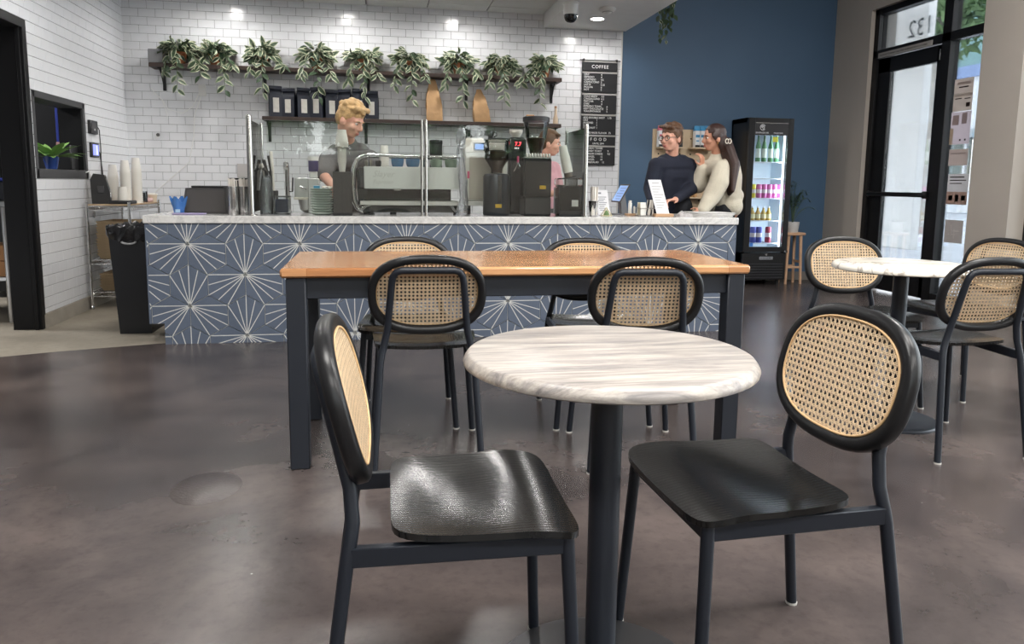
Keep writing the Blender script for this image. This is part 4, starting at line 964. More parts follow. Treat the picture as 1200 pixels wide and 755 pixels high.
# ------------------------------------------------------------------ glass guard on the counter
ZC = CTZ1+.0003
gm = glass('guard_glass', (.965, .985, .975), 1.0)
brushed = mat('brushed_nickel', (.46, .45, .43), .25, 1)
YG = 5.255
gx = [onY(293.3, 200, YG).x, onY(497, 200, YG).x, onY(686, 200, YG).x]
GT = onY(294, 135, YG).z
gg = thing('glass_guard', 'tall glass guard with brushed posts standing along the counter', 'glass guard', (0, 0, ZC))
yr = onX(307, 180, gx[0]).y
def gpost(x, y, r, top): m = MB(); m.lathe([(r*1.9, 0), (r*1.9, .006), (r, .008), (r, top-ZC-.012), (r*.9, top-ZC), (0, top-ZC)], 18, (x, y, 0)); m.build('post', brushed, gg)
gpost(gx[0], YG, .019, GT); gpost(gx[0], yr, .012, GT-.01); gpost(gx[2], YG, .017, GT); gpost(gx[2], yr, .012, GT-.01)
gpost(gx[1]-.015, YG, .009, GT); gpost(gx[1]+.013, YG, .011, GT)
for a, b2, s_ in ((gx[0]+.02, gx[1]-.026, 0), (gx[1]+.026, gx[2]-.018, 0)):
    MB().span((a, YG-.005, .02), (b2, YG+.005, GT-ZC-.028)).build('pane', gm, gg)
for x in (gx[0], gx[2]): MB().span((x-.005, YG+.02, .02), (x+.005, yr-.014, GT-ZC-.028)).build('pane', gm, gg)

def cx(px_, Y, py=250): return onY(px_, py, Y).x
def cz(py, Y, px_=500): return onY(px_, py, Y).z
white_cer = mat('white_ceramic', srgb(228, 227, 222), .3); black_m = mat('matte_black', (.016, .016, .018), .5); black_s = mat('satin_black', (.012, .012, .014), .25)
dark_grey = mat('dark_grey_laminate', srgb(66, 64, 64), .5, var=.1, vscale=10)
clear_pl = glass('clear_plastic', (.94, .95, .96), 1.2, .05, .10, (.85, .87, .9))

# ---- left end of the counter
Y = 5.62; t = thing('insulated_case', 'dark grey slanted case with a raised lip at the left end of the counter', 'case', (cx(245, Y), Y, ZC))
hw = (cx(270, Y)-cx(218, Y))/2; hh = cz(223, Y)-.85
MB().prism([(-hw, 0), (hw, 0), (hw-.005, hh), (-hw+.03, hh)], -.14, .14, 'y').build('body', dark_grey, t)
MB().prism([(-hw+.018, .012), (hw-.012, .012), (hw-.016, hh-.014), (-hw+.042, hh-.014)], -.144, -.139, 'y').build('front_panel', mat('grey_front', srgb(78, 75, 74), .55), t)
MB().box((.01, .02, hh+.008), (.21, .2, .014), .004).build('lid', black_m, t)
Y = 5.40; t = thing('blue_bowl', 'blue tulip shaped cup with a scalloped rim on the counter', 'cup', (cx(210, Y), Y, ZC))
n = 24; vs = []; fs = []
for r, z in ((.026, 0), (.034, .012), (.036, .035), (.042, .065), (.054, .10), (.050, .10), (.038, .065), (.030, .03), (.0, .02)):
    for j in range(n): a = 2*PI*j/n; q = 1+(.12*math.cos(4*a+.6) if z > .06 else 0); vs.append((r*q*math.cos(a), r*q*math.sin(a), z+(.022*math.cos(4*a+.6) if z > .09 else 0)))
for r in range(8):
    for j in range(n): fs.append((r*n+j, r*n+(j+1) % n, (r+1)*n+(j+1) % n, (r+1)*n+j))
MB().add(vs, fs).build('bowl', mat('sky_blue_glaze', srgb(62, 112, 176), .25), t, 60); MB().box((.0, -.035, .022), (.03, .004, .022), .001).build('tag', mat('pale_tag', srgb(170, 200, 220), .5), t)
Y = 5.36; m = MB(); m.box((0, 0, .005), (.20, .10, .010), .004); tag(m.build('notebook', mat('lavender_cover', srgb(150, 140, 176), .4), loc=(cx(222, Y), Y, ZC)), 'thin lavender notebook lying on the counter before the blue cup', 'notebook')
perf = bpy.data.materials.new('perforated_steel'); k = NT(perf); k.b.inputs['Metallic'].default_value = 1; k.b.inputs['Roughness'].default_value = .25
vo = k.n('ShaderNodeTexVoronoi', {'Vector': k.coord((1, 1, 1)), 'Scale': 95, 'Randomness': 0.0}); k.l(k.ramp(vo.outputs['Distance'], [(.22, (.03, .03, .03)), (.27, (.62, .61, .60))]), k.b.inputs['Base Color'])
stir = mat('white_straw', srgb(226, 220, 212), .6)
def straws(t, z0, z1, rad, n, seed, m=None):
    rd = random.Random(seed)
    for i in range(n):
        a = rd.random()*6.28; r = rad*math.sqrt(rd.random()); x, y = r*math.cos(a), r*math.sin(a)
        MB().cyl((x*.9, y*.9, z0), (x*1.05, y*1.05, z1-rd.random()*.012), .0042, n=8).build('straw', m or stir, t)
for i, (a, b2, lb) in enumerate(((268, 280.5, 'perforated steel canister of white stirrers, left one by the guard post'), (280.5, 292, 'perforated steel canister of white stirrers, right one by the guard post'))):
    Y = 5.33+.02*i; r = (cx(b2, Y)-cx(a, Y))/2; t = thing('stirrer_canister', lb, 'canister', (cx((a+b2)/2, Y), Y, ZC), 0, 'stirrer canisters'); h = cz(221, Y)-.85
    MB().lathe([(r-.001, 0), (r, .003), (r, h), (r-.003, h), (r-.003, .005), (0, .005)], 24).build('body', perf, t); straws(t, .01, h+.055, r*.8, 26, i)
Y = 5.56; m = MB(); m.box((0, 0, .115), (.09, .09, .23), .006); m.box((-.02, 0, .24), (.13, .11, .012), .003); tag(m.build('tall_dispenser', black_s, loc=(cx(286, Y), Y, ZC)), 'tall black dispenser with a flat lid behind the stirrer canisters', 'dispenser')
# ---- behind the left pane
Y = 5.5; t = thing('clear_cup_stack', 'tall nested stack of clear plastic cups behind the left glass', 'cup stack', (cx(313, Y), Y, ZC))
m = MB().lathe([(.026, .12), (.044, 0), (.0465, 0), (.0465, .004), (.0285, .122), (.026, .122)], 20); CM = m.mesh('cup', clear_pl, 50)
for i in range(14): link('cup', CM, t, (0, 0, .011*i))
MB().lathe([(.040, .01), (.024, .25), (0, .25)], 18).build('sleeve', mat('grey_cup_core', srgb(176, 184, 190), .35, .3), t)
Y = 5.72; t = thing('utensil_crock', 'dark jar of black handled utensils behind the cup stack', 'utensils', (cx(318.5, Y), Y, ZC))
MB().lathe([(.045, 0), (.05, .01), (.05, .16), (.044, .16), (.044, .012), (0, .012)], 18).build('crock', black_m, t)
for i in range(6): a = i*1.05; MB().tube([(.02*math.cos(a), .02*math.sin(a), .02), (.03*math.cos(a)-.015, .03*math.sin(a), .3), (.035*math.cos(a)-.03, .03*math.sin(a), .44-.03*i)], [.008, .010, .013], 8).build('handle', black_m if i % 3 else stir, t)
Y = 5.45; t = thing('water_pitcher', 'clear square pitcher with dark contents behind the left glass', 'pitcher', (cx(331, Y), Y, ZC))
MB().span((-.055, -.05, 0), (.055, .05, .125), .006).build('vessel', glass('pitcher_glass', (.90, .93, .95), 1.2), t); MB().span((-.042, -.04, .012), (.042, .04, .105), .006).build('contents', mat('ink_blue', srgb(44, 54, 76), .2), t); MB().span((-.058, -.053, .118), (.058, .053, .128), .004).build('rim', clear_pl, t)
Y = 5.80; t = thing('tap', 'tall chrome tap with a black side lever behind the left glass', 'tap', (cx(338, Y), Y-.02, ZC)); zt = cz(197, Y)-.85
MB().tube([(0, 0, 0), (0, 0, zt-.03), (.0, -.02, zt), (.0, -.06, zt+.01), (.0, -.10, zt-.02)], [.017, .016, .019, .02, .015], 14).build('spout', chrome, t); MB().lathe([(.028, 0), (.028, .01), (.018, .02), (0, .02)], 16).build('flange', chrome, t); MB().tube([(.012, 0, zt*.45), (.035, 0, zt*.45), (.04, 0, zt*.75)], .006, 8).build('lever', black_m, t)
Y = 5.82; t = thing('steam_sink', 'small steel rinsing unit with a bowl behind the plates', 'sink unit', (cx(357, Y), Y, ZC)); w2 = (cx(368, Y)-cx(346, Y))/2; zt = cz(210, Y)-.85
MB().span((-w2, -.02, .10), (w2, .08, zt), .008).build('back_panel', steel, t); MB().span((-w2+.002, -.09, .095), (w2+.02, .08, .112), .003).build('ledge', mat('pale_ledge', srgb(210, 205, 190), .5), t); MB().lathe([(.02, 0), (.05, .02), (.062, .095), (.055, .095), (.045, .03), (0, .012)], 20, (.02, -.02, 0)).build('bowl', steel, t); MB().tube([(-.02, -.03, .19), (-.02, -.07, .19), (.02, -.08, .17)], .008, 8).build('nozzle', chrome, t)
Y = 5.72; t = thing('syrup_dispenser', 'white capped bottle with a purple band on a small steel stand', 'bottle', (cx(368.5, Y), Y, ZC)); zb = cz(203, Y)-.85; zt = cz(186, Y)-.85
MB().span((-.04, -.035, 0), (.04, .035, zb-.05), .004).build('stand', steel, t); MB().span((-.028, -.02, zb-.05), (.028, .02, zb), .004).build('neck', white_cer, t); MB().lathe([(.034, zb), (.036, zb+.005), (.036, zt-.03), (0, zt-.03)], 18).build('band', mat('purple_band', srgb(72, 64, 104), .4), t); MB().lathe([(.038, zt-.03), (.040, zt), (0, zt)], 18).build('cap', white_cer, t)
# stacked plates
cel = mat('celadon_plate', srgb(196, 208, 200), .28); Y = 5.42; x = cx(377.5, Y)
r = (cx(391, Y)-cx(364, Y))/2
PM = MB().lathe([(r*.62, 0), (r*.7, .002), (r*.97, .012), (r, .0145), (r*.985, .0165), (r*.68, .006), (0, .006)], 28).mesh('plate_body', cel, 50)
NP = 11; words_ = 'lowest,second lowest,third lowest,fourth lowest,fifth lowest,middle,fifth highest,fourth highest,third highest,second highest,topmost'.split(',')
for i in range(NP):
    o = link('plate', PM, None, (x+random.uniform(-.002, .002), Y+random.uniform(-.002, .002), ZC+.0166*i)); tag(o, words_[i]+' pale green plate in the stack beside the black cup holder', 'plate', 'stack of pale green plates')
zp = ZC+.0166*(NP-1)+.0062
t = thing('blue_timer', 'small blue faced timer box lying on the stacked plates', 'timer', (cx(372, Y), Y, zp)); MB().box((0, 0, .015), (.05, .035, .03), .004).build('case', mat('pale_case', srgb(180, 200, 206), .4), t); MB().box((0, -.018, .015), (.04, .003, .022)).build('face', mat('turquoise_face', srgb(56, 140, 180), .3), t)
nk = MB(); rd = random.Random(3); vs = []; fs = []
for j in range(6):
    for i in range(8): vs.append((-.035+.01*i, -.025+.01*j, .008+rd.uniform(0, .02)))
for j in range(5):
    for i in range(7): a = j*8+i; fs.append((a, a+1, a+9, a+8))
nk.add(vs, fs); nk.add([(-.035, -.025, 0), (.035, -.025, 0), (.035, .025, 0), (-.035, .025, 0)], [(0, 1, 2, 3)]); tag(nk.build('napkin', mat('white_napkin', srgb(226, 218, 208), .85), loc=(cx(384, Y), Y, zp)), 'crumpled white napkin lying on the stacked plates', 'napkin')
# black cup holder with stacks
Y = 5.36; x = cx(402, Y); zt = cz(203, Y)-.85; w2 = (cx(413, Y)-cx(391.5, Y))/2
t = thing('cup_holder_box', 'tall dark brown box holding paper cups beside the plates', 'box', (x, Y, ZC)); MB().box((0, 0, zt/2), (w2*2, .13, zt), .003).build('body', mat('charcoal_brown', srgb(60, 56, 55), .5, var=.1, vscale=20), t); MB().box((0, 0, zt*.5), (.002, .132, zt*.96)).build('seam', black_m, t); MB().box((0, 0, .008), (w2*2+.004, .134, .016), .002).build('foot', black_m, t)
SM = cup_mesh(.020, .028, .07); BM2 = cup_mesh(.030, .044, .09)
t = thing('small_cup_stack', 'slim stack of small white paper cups on the dark brown box', 'cup stack', (x, Y, ZC+zt+.0005))
for i in range(11): link('cup', SM, t, (0, 0, .0095*i))
t2 = thing('large_cup_stack', 'wider white paper cups upturned over the slim stack on the brown box', 'cup stack', (x, Y, ZC+zt+.168))
for i in range(3): link('cup', BM2, t2, (0, 0, .089+.014*i), (PI, 0, 0))

# ---- espresso machine (its back is towards us)
Y = 5.44; xl, xr = cx(417, Y), cx(539, Y); xc = (xl+xr)/2; W2 = (xr-xl)/2
em = thing('espresso_machine', 'large espresso machine with white back panel and chrome cup rail behind the glass', 'coffee machine', (xc, Y, ZC))
z = lambda py: cz(py, Y)-ZC
panel_w = mat('white_panel', srgb(222, 224, 220), .25)
MB().span((cx(427, Y)-xc, 0, z(222)), (W2, .02, z(196)), .004).build('back_panel', panel_w, em)
MB().span((cx(421, Y)-xc, .02, z(222)), (W2-.005, .40, z(197)), .006).build('boiler_housing', mat('graphite', srgb(48, 48, 50), .4), em)
MB().span((-W2+.03, .0, z(241)), (W2, .42, z(236)), .003).build('drip_tray', mat('tray_white', srgb(206, 204, 198), .4), em)
MB().span((-W2+.04, .03, z(249.5)), (W2-.04, .40, z(241)), .004).build('base', black_s, em)
MB().span((-W2+.06, .16, z(236)), (W2-.05, .36, z(222)), .004).build('group_recess', black_s, em)
for px_ in (461, 536, 430):
    m = MB(); m.cyl((cx(px_, Y)-xc, .06, 0), (cx(px_, Y)-xc, .06, z(241)), .024, .018, 12); m.build('foot', black_m, em)
m = MB(); m.tube([(cx(424, Y)-xc, .01, z(184.5)), (cx(433, Y)-xc, .0, z(182.5)), (W2, .0, z(184))], .011, 12)
m.tube([(cx(424, Y)-xc, .40, z(184.5)), (cx(433, Y)-xc, .40, z(182.5)), (W2, .40, z(184))], .011, 12)
for px_ in (433, 497, 537): m.cyl((cx(px_, Y)-xc, .01, z(196)), (cx(px_, Y)-xc, .0, z(183)), .006, n=8)
m.build('cup_rail', chrome, em)
for yy in (.0, .40):
    MB().tube([(cx(427, Y)-xc, yy, z(183)), (cx(419, Y)-xc, yy, z(188)), (cx(415, Y)-xc, yy, z(200)), (cx(413.5, Y)-xc, yy, z(218)), (cx(415, Y)-xc, yy, z(236)), (cx(419, Y)-xc, yy, z(245)), (cx(425, Y)-xc, yy, z(249))], [.010, .014, .018, .020, .018, .015, .011], 12).build('side_frame', chrome, em)
m = MB(); m.prism([(cx(420, Y)-xc, z(242)), (cx(431, Y)-xc, z(228)), (cx(430, Y)-xc, z(198)), (cx(418, Y)-xc, z(200))], .04, .38, 'y'); m.build('side_plate', black_s, em)
for px_ in (470, 517): m = MB(); m.cyl((cx(px_, Y)-xc, .30, z(236)), (cx(px_, Y)-xc, .30, z(222)), .034, n=16); m.tube([(cx(px_, Y)-xc, .30, z(234)), (cx(px_, Y)-xc-.03, .20, z(238)), (cx(px_, Y)-xc-.1, .06, z(243))], [.014, .012, .016], 10); m.build('portafilter', black_s, em)
m = MB(); m.tube([(cx(436, Y)-xc, .03, z(240)), (cx(428, Y)-xc, .0, z(243)), (cx(424, Y)-xc, -.02, z(246))], [.007, .008, .012], 8); m.tube([(cx(524, Y)-xc, .03, z(238)), (cx(530, Y)-xc, .0, z(243)), (cx(534, Y)-xc, -.02, z(248))], [.007, .008, .010], 8); m.build('steam_wand', chrome, em)
MB().box((cx(466, Y)-xc, .004, z(222.5)), (.05, .02, .012), .003).build('badge', chrome, em)
faint = mat('engraved_script', srgb(196, 197, 192), .4)
text('script_engraving', 'Slayer', .062, faint, em, (cx(437, Y)-xc, -.0008, z(208)), (R(90), 0, 0), 'LEFT', .0008, shear=.35); text('script_engraving', 'Espresso', .040, faint, em, (cx(437, Y)-xc, -.0008, z(216)), (R(90), 0, 0), 'LEFT', .0008, shear=.35)
zt = ZC+z(196.6)
def mug(px0, px1, Yc, h, m_, label, grp, lid=0, z0=None, handle=True):
    x0, x1 = cx(px0, Yc), cx(px1, Yc); r = (x1-x0)/2
    t = thing('cup', label, 'cup', ((x0+x1)/2, Yc, (z0 or zt)+.0005), 0, grp)
    MB().lathe([(r*.6, 0), (r*.85, h*.15), (r, h*.55), (r, h), (r*.92, h), (r*.9, h*.5), (r*.6, h*.12), (0, h*.1)], 22).build('bowl', m_, t)
    if handle: MB().tube([(r*.95+.004, 0, h*.8), (r+.020, 0, h*.75), (r+.022, 0, h*.4), (r*.9+.004, 0, h*.25)], .005, 8).build('handle', m_, t)
    return t
bg_ = mat('blue_glaze_cup', srgb(92, 138, 178), .25); gg_ = mat('sage_glaze_cup', srgb(150, 172, 152), .3); gy_ = mat('taupe_glaze_cup', srgb(140, 136, 126), .4)
mug(459, 473.5, 5.54, .062, bg_, 'left blue cup on top of the espresso machine', 'cups on the espresso machine', handle=False)
mug(476, 492, 5.54, .062, bg_, 'right blue cup on top of the espresso machine, beside the guard post', 'cups on the espresso machine', handle=False)
for a, b2, w3 in ((504, 518.5, 'left'), (521, 536, 'right')):
    mug(a, b2, 5.54, .062, gg_, w3+' sage green cup on top of the espresso machine', 'cups on the espresso machine', handle=False)
    mug(a+1.5, b2-1.5, 5.54, .028, white_cer, 'small white saucer cup set on the '+w3+' sage green cup', 'cups on the espresso machine', z0=zt+.0628, handle=False)
mug(428, 437, 5.6, .05, gy_, 'taupe cup at the left end of the espresso machine top', 'cups on the espresso machine', handle=False); mug(440.5, 447.5, 5.53, .045, black_m, 'small black cup on top of the espresso machine', 'cups on the espresso machine', handle=False)
SM3 = cup_mesh(.027, .033, .085)
t = thing('paper_cup_stack', 'stack of white paper cups on top of the espresso machine, left of the blue cups', 'cup stack', (cx(451, 5.72), 5.72, zt+.001))
for i in range(8): link('cup', SM3, t, (0, 0, .085+.011*i), (PI, 0, 0))
t = thing('black_canister', 'black lidded canister on the espresso machine behind the sage cups', 'canister', (cx(511, 5.76), 5.76, zt+.0005)); h = cz(164, 5.76)-zt
MB().lathe([(.045, 0), (.048, .005), (.048, h-.03), (0, h-.03)], 20).build('body', black_m, t); MB().lathe([(.050, h-.03), (.050, h-.006), (.042, h), (0, h)], 20).build('lid', black_s, t)
# plastic sleeve
Y = 5.36; t = thing('plastic_sleeve', 'tall clear plastic sleeve gathered at the top, right of the espresso machine', 'plastic sleeve', (cx(541, Y), Y, ZC)); h = cz(149, Y)-.85; rd = random.Random(8); n = 18; vs = []; fs = []
prof = [(0, .034), (.08, .036), (.2, .026), (.4, .030), (.6, .026), (.72, .022), (.80, .018), (.84, .030), (.92, .034), (1, .020)]
for z_, r_ in prof:
    for j in range(n): a = 2*PI*j/n; q = r_*(1+.22*math.sin(5*a+z_*9)+rd.uniform(-.12, .12)); vs.append((q*math.cos(a)+.012*math.sin(z_*6), q*math.sin(a), z_*h))
for r_ in range(len(prof)-1):
    for j in range(n): fs.append((r_*n+j, r_*n+(j+1) % n, (r_+1)*n+(j+1) % n, (r_+1)*n+j))
MB().add(vs, fs).build('film', glass('crinkled_film', (.9, .9, .92), 1.8, .12, .22, (.8, .8, .84)), t, 60); MB().box((.045, -.02, h*.47), (.016, .004, .05), .001).build('tag', mat('pink_tag', srgb(196, 70, 110), .5), t)
# steel brewer
Y = 5.66; xa, xb = cx(545, Y), cx(594, Y); t = thing('steel_brewer', 'pale steel brewer with a small blue screen behind the right glass', 'coffee machine', ((xa+xb)/2, Y, ZC)); w2 = (xb-xa)/2; z = lambda py: cz(py, Y, 570)-ZC
MB().span((-w2, 0, z(236)), (w2, .2, z(162)), .006).build('body', mat('pale_steel', (.60, .58, .54), .38, .6), t); MB().span((-w2, -.004, z(179)), (w2-.002, .002, z(163.5)), .002).build('head', mat('warm_white_steel', srgb(214, 208, 198), .35), t)
MB().span((cx(554.5, Y)-(xa+xb)/2, -.010, z(177)), (cx(568, Y)-(xa+xb)/2, -.003, z(167.5)), .002).build('screen_bezel', black_s, t); MB().span((cx(556, Y)-(xa+xb)/2, -.0115, z(175.5)), (cx(566, Y)-(xa+xb)/2, -.0095, z(169))).build('screen', mat('blue_screen', srgb(60, 100, 160), .3, emit=srgb(80, 130, 200), es=.6), t)
MB().span((-w2+.03, -.006, z(234)), (w2-.03, .0, z(183)), .002).build('door', mat('pale_steel_door', srgb(176, 168, 156), .4, .3), t); MB().span((-w2, -.02, z(241)), (w2, .2, z(236.3)), .002).build('shelf', white_cer, t)
for a in (-1, 1):
    for b2 in (.02, .18): MB().cyl((a*(w2-.03), b2, 0), (a*(w2-.03), b2, z(241)), .014, n=10).build('foot', black_m, t)
for i, (a, b2) in enumerate(((547, 560), (562, 578))):
    mug(a, b2, 5.75, .062, black_s, ('left', 'right')[i]+' glossy black cup on top of the steel brewer', 'black cups on the brewer', z0=ZC+z(162), handle=True)
# grinders
beans = mat('coffee_beans', srgb(86, 62, 48), .5, var=.5, vscale=90, bump=1.0, bscale=120); hop = glass('hopper_clear', (.90, .91, .90), 1.3); grind_grey = mat('gunmetal', srgb(52, 56, 62), .3, .4); yl = mat('yellow_label', srgb(216, 176, 52), .5)
Y = 5.46; xa, xb = cx(566, Y), cx(597, Y); z = lambda py: cz(py, Y, 580)-ZC; t = thing('coffee_grinder', 'grey drum grinder with a clear hopper of beans and a low yellow label', 'grinder', ((xa+xb)/2, Y, ZC)); r = (xb-xa)/2
MB().lathe([(r*.96, 0), (r, .01), (r, z(207)), (r*.9, z(204)), (r*.45, z(203)), (0, z(203))], 28).build('body', grind_grey, t); MB().lathe([(r*.4, z(203)), (r*.42, z(198)), (r*.9, z(186)), (r*.92, z(166)), (r*.98, z(165)), (r*.98, z(163)), (r*.85, z(163))], 26).build('hopper', hop, t); MB().lathe([(r*.36, z(202)), (r*.38, z(198)), (r*.80, z(187)), (r*.82, z(178)), (r*.4, z(176)), (0, z(176.5))], 20).build('beans', beans, t); MB().lathe([(r*.99, z(164)), (r*.99, z(162.3)), (0, z(162))], 26).build('lid', mat('smoked_lid', srgb(70, 70, 72), .2), t); MB().box((-.0, -r-.001, z(241)), (.046, .004, .026), .001).build('label', yl, t); MB().box((.008, -r+.004, z(222)), (.030, .012, z(208)-z(240)), .002).build('front_strip', black_s, t)
Y = 5.70; xa, xb = cx(595.5, Y), cx(616, Y); z = lambda py: cz(py, Y, 605)-ZC; t = thing('digital_grinder', 'tall black grinder with a red digital display between two bean hoppers', 'grinder', ((xa+xb)/2, Y, ZC)); w2 = (xb-xa)/2
MB().span((-w2, 0, 0), (w2, .2, z(161)), .02).build('body', black_s, t); MB().span((-w2*.8, -.006, z(176)), (w2*.8, .002, z(163)), .003).build('display_panel', mat('black_gloss', (.01, .01, .011), .3), t); text('digits', '7.7', .042, mat('red_digits', (1, .05, .05), .5, emit=(1, .06, .08), es=3), t, (-.025, -.0075, z(171)), (R(90), 0, 0)); text('digits', '8 8 8', .016, mat('white_digits', (1, 1, 1), .5, emit=(1, .9, .9), es=1), t, (-.025, -.0075, z(174.6)), (R(90), 0, 0))
MB().box((.0, -.012, z(187)), (.014, .02, .05), .004).build('pink_knob', mat('pink_tag', srgb(196, 70, 110), .5), t); m = MB(); m.tube([(-.03, -.02, z(201)), (0, -.03, z(191)), (.03, -.02, z(201))], .005, 8); m.build('fork', chrome, t)
t2 = thing('paper_filters', 'fan of white paper filters on top of the red-lit grinder', 'filters', ((xa+xb)/2, Y+.08, ZC+z(161)+.0005))
FM = MB().lathe([(.026, 0), (.052, .040), (.050, .041), (.024, .002), (0, .002)], 22).mesh('filter', stir, 20)
for i in range(6): link('filter', FM, t2, (0, 0, .004*i))
Y = 5.46; xa, xb = cx(612, Y), cx(642.5, Y); z = lambda py: cz(py, Y, 627)-ZC; t = thing('tall_grinder', 'tall black grinder with a high clear hopper and a wooden lid knob', 'grinder', ((xa+xb)/2, Y, ZC)); w2 = (xb-xa)/2
MB().span((-w2, -.085, 0), (w2, .12, z(231)), .008).build('base', black_m, t); MB().span((-w2, -.08, z(231)), (w2, .11, z(186)), .006).build('body', mat('piano_black', (.01, .011, .013), .12), t); MB().span((-w2*.97, -.075, z(186)), (w2*.97, .10, z(184.5)), .002).build('collar_plate', chrome, t)
m = MB()
for i in range(9): m.box((-w2*.85+w2*1.7*i/8, -.06, z(182.4)), (w2*.13, .03, z(180)-z(184.5)), .004)
m.build('collar_teeth', white_cer, t)
r = w2*.98; hz = lambda py: z(py)
MB().lathe([(r*.45, hz(184)), (r*.5, hz(176)), (r*.80, hz(160)), (r*.96, hz(143)), (r*.97, hz(141)), (r*.92, hz(141))], 28, (0, .02, 0)).build('hopper', hop, t); MB().lathe([(r*.40, hz(183)), (r*.45, hz(176)), (r*.74, hz(162)), (r*.3, hz(161)), (0, hz(161.5))], 22, (0, .02, 0)).build('beans', beans, t); MB().lathe([(r*1.02, hz(142.5)), (r*1.02, hz(137.5)), (r*.9, hz(136.5)), (0, hz(136.5))], 28, (0, .02, 0)).build('lid', black_m, t); MB().box((-.045, .02, hz(136.5)+.006), (.06, .02, .012), .004).build('knob', mat('beech_knob', srgb(190, 140, 92), .5), t)
MB().box((.035, -.0825, z(219.5)), (.046, .004, .026), .001).build('label', yl, t)
# right-hand black brewer base, tilted cup dispenser
Y = 5.37; xa, xb = cx(651.5, Y), cx(679, Y); z = lambda py: cz(py, Y, 667)-ZC; xm = (xa+xb)/2; t = thing('black_brewer', 'low glossy black machine with a clear top beside the right guard post', 'coffee machine', (xm, Y, ZC)); w2 = (xb-xa)/2
MB().span((-w2, -.08, 0), (w2, .10, z(218)), .016).build('body', mat('piano_black', (.01, .011, .013), .12), t); MB().span((-w2*.96, -.075, z(218)), (w2*.96, .09, z(209)), .008).build('clear_top', glass('hopper_clear', (.90, .91, .90), 1.3), t); MB().box((w2*.35, -.0815, z(238)), (.048, .003, .046)).build('sticker', white_cer, t); MB().span((-w2*.95, -.085, 0), (w2*.95, -.075, z(247)), .003).build('plinth', black_m, t)
t = thing('tilted_cup_tube', 'tilted brown tube of white paper cups above the black machine', 'cup dispenser', (cx(666, 5.40), 5.40, ZC+z(209)+.002)); t.rotation_euler = (0, R(-13), 0)
MB().lathe([(.030, 0), (.031, .17), (.028, .17), (.028, .004), (0, .004)], 20).build('tube', mat('brown_tube', srgb(92, 80, 70), .5), t); MB().box((0, .0, .004), (.09, .07, .008), .002).build('foot', black_m, t)
for i in range(10): link('cup', SM3, t, (0, 0, .13+.012*i), (PI, 0, 0), 1.05)
# ---- right of the guard
Y = 5.33; t = thing('straw_tumbler', 'steel tumbler packed with white straws just right of the guard', 'tumbler', (cx(695, Y), Y, ZC)); h = cz(234, Y)-.85
MB().lathe([(.022, 0), (.024, .004), (.036, h), (.033, h), (.022, .008), (0, .008)], 22).build('tumbler', mat('polished_steel', (.45, .44, .43), .12, 1), t); straws(t, .01, h+.105, .030, 34, 5)
def card(name, label, cat, c0, wv, uv, th, m_, extra=None):
    """flat upright card: c0 bottom middle, wv half-width vector, uv up vector"""
    t = thing(name, label, cat, tuple(c0)); w_, u_ = Vector(wv), Vector(uv); n_ = w_.cross(u_).normalized()*th/2
    vs = [-w_-n_, w_-n_, w_+u_-n_, -w_+u_-n_, -w_+n_, w_+n_, w_+u_+n_, -w_+u_+n_]
    MB().add(vs, [(0, 3, 2, 1), (4, 5, 6, 7), (0, 1, 5, 4), (1, 2, 6, 5), (2, 3, 7, 6), (3, 0, 4, 7)]).build('sheet', m_, t)
    return t, w_, u_, n_
def print_on(t, w_, u_, n_, rows_, m_, name='print'):
    m = MB(); k_ = 1.2
    for a, b2, c_, d_ in rows_:   # u0,u1 in -1..1, v0,v1 in 0..1
        m.add([w_*a+u_*c_+n_*k_, w_*b2+u_*c_+n_*k_, w_*b2+u_*d_+n_*k_, w_*a+u_*d_+n_*k_], [(0, 1, 2, 3)])
    m.build(name, m_, t, 0)
inkg = mat('grey_print', srgb(120, 124, 132), .7); sheet_w = mat('white_card', srgb(226, 226, 230), .5)
Y = 5.62; t, w_, u_, n_ = card('paper_sign', 'white printed sheet in a clear stand behind the straw tumbler', 'sign', (cx(708, Y), Y, ZC), (.048, 0, 0), (-.02, .03, .19), .003, sheet_w)
print_on(t, w_, u_, n_, [(-.75, -.1, .84, .9)]+[(-.7+.1*(i % 2), .7-.25*(i % 3), .70-.075*i, .725-.075*i) for i in range(8)], inkg)
Y = 5.46; t = thing('glass_pyramid', 'small triangular green ornament beside the paper sign', 'ornament', (cx(710.5, Y), Y, ZC)); e_ = .036; hgt = .062; P4 = [(-e_, -e_*.8, 0), (e_, -e_*.8, 0), (e_, e_*.8, 0), (-e_, e_*.8, 0), (0, 0, hgt)]
m = MB()
for a, b2 in ((0, 1), (1, 2), (2, 3), (3, 0), (0, 4), (1, 4), (2, 4), (3, 4)): m.cyl(P4[a], P4[b2], .003, n=6)
m.build('frame', mat('pale_brass', srgb(206, 196, 160), .4, .3), t); MB().lathe([(.022, .002), (.02, .02), (.008, .036), (0, .04)], 10).build('moss', mat('moss_green', srgb(110, 136, 92), .8, bump=.8, bscale=90), t)
Y = 5.56; pn = onY(726, 237, Y); pq = onY(738, 216, Y); t = thing('tablet_till', 'tilted till tablet with a pale blue screen on a grey stand', 'tablet', (pn.x, Y, ZC)); a_ = Vector((pq.x-pn.x, 0, pq.z-pn.z)); b_ = Vector((0, .215, .0)); nn = a_.cross(b_).normalized(); nn = nn if nn.x < 0 else -nn
o0 = Vector((0, 0, pn.z-ZC))
def slab(m, o, a, b2, n0, n1):
    vs = [o+n0, o+a+n0, o+a+b2+n0, o+b2+n0, o+n1, o+a+n1, o+a+b2+n1, o+b2+n1]; m.add(vs, [(0, 3, 2, 1), (4, 5, 6, 7), (0, 1, 5, 4), (1, 2, 6, 5), (2, 3, 7, 6), (3, 0, 4, 7)]); return m
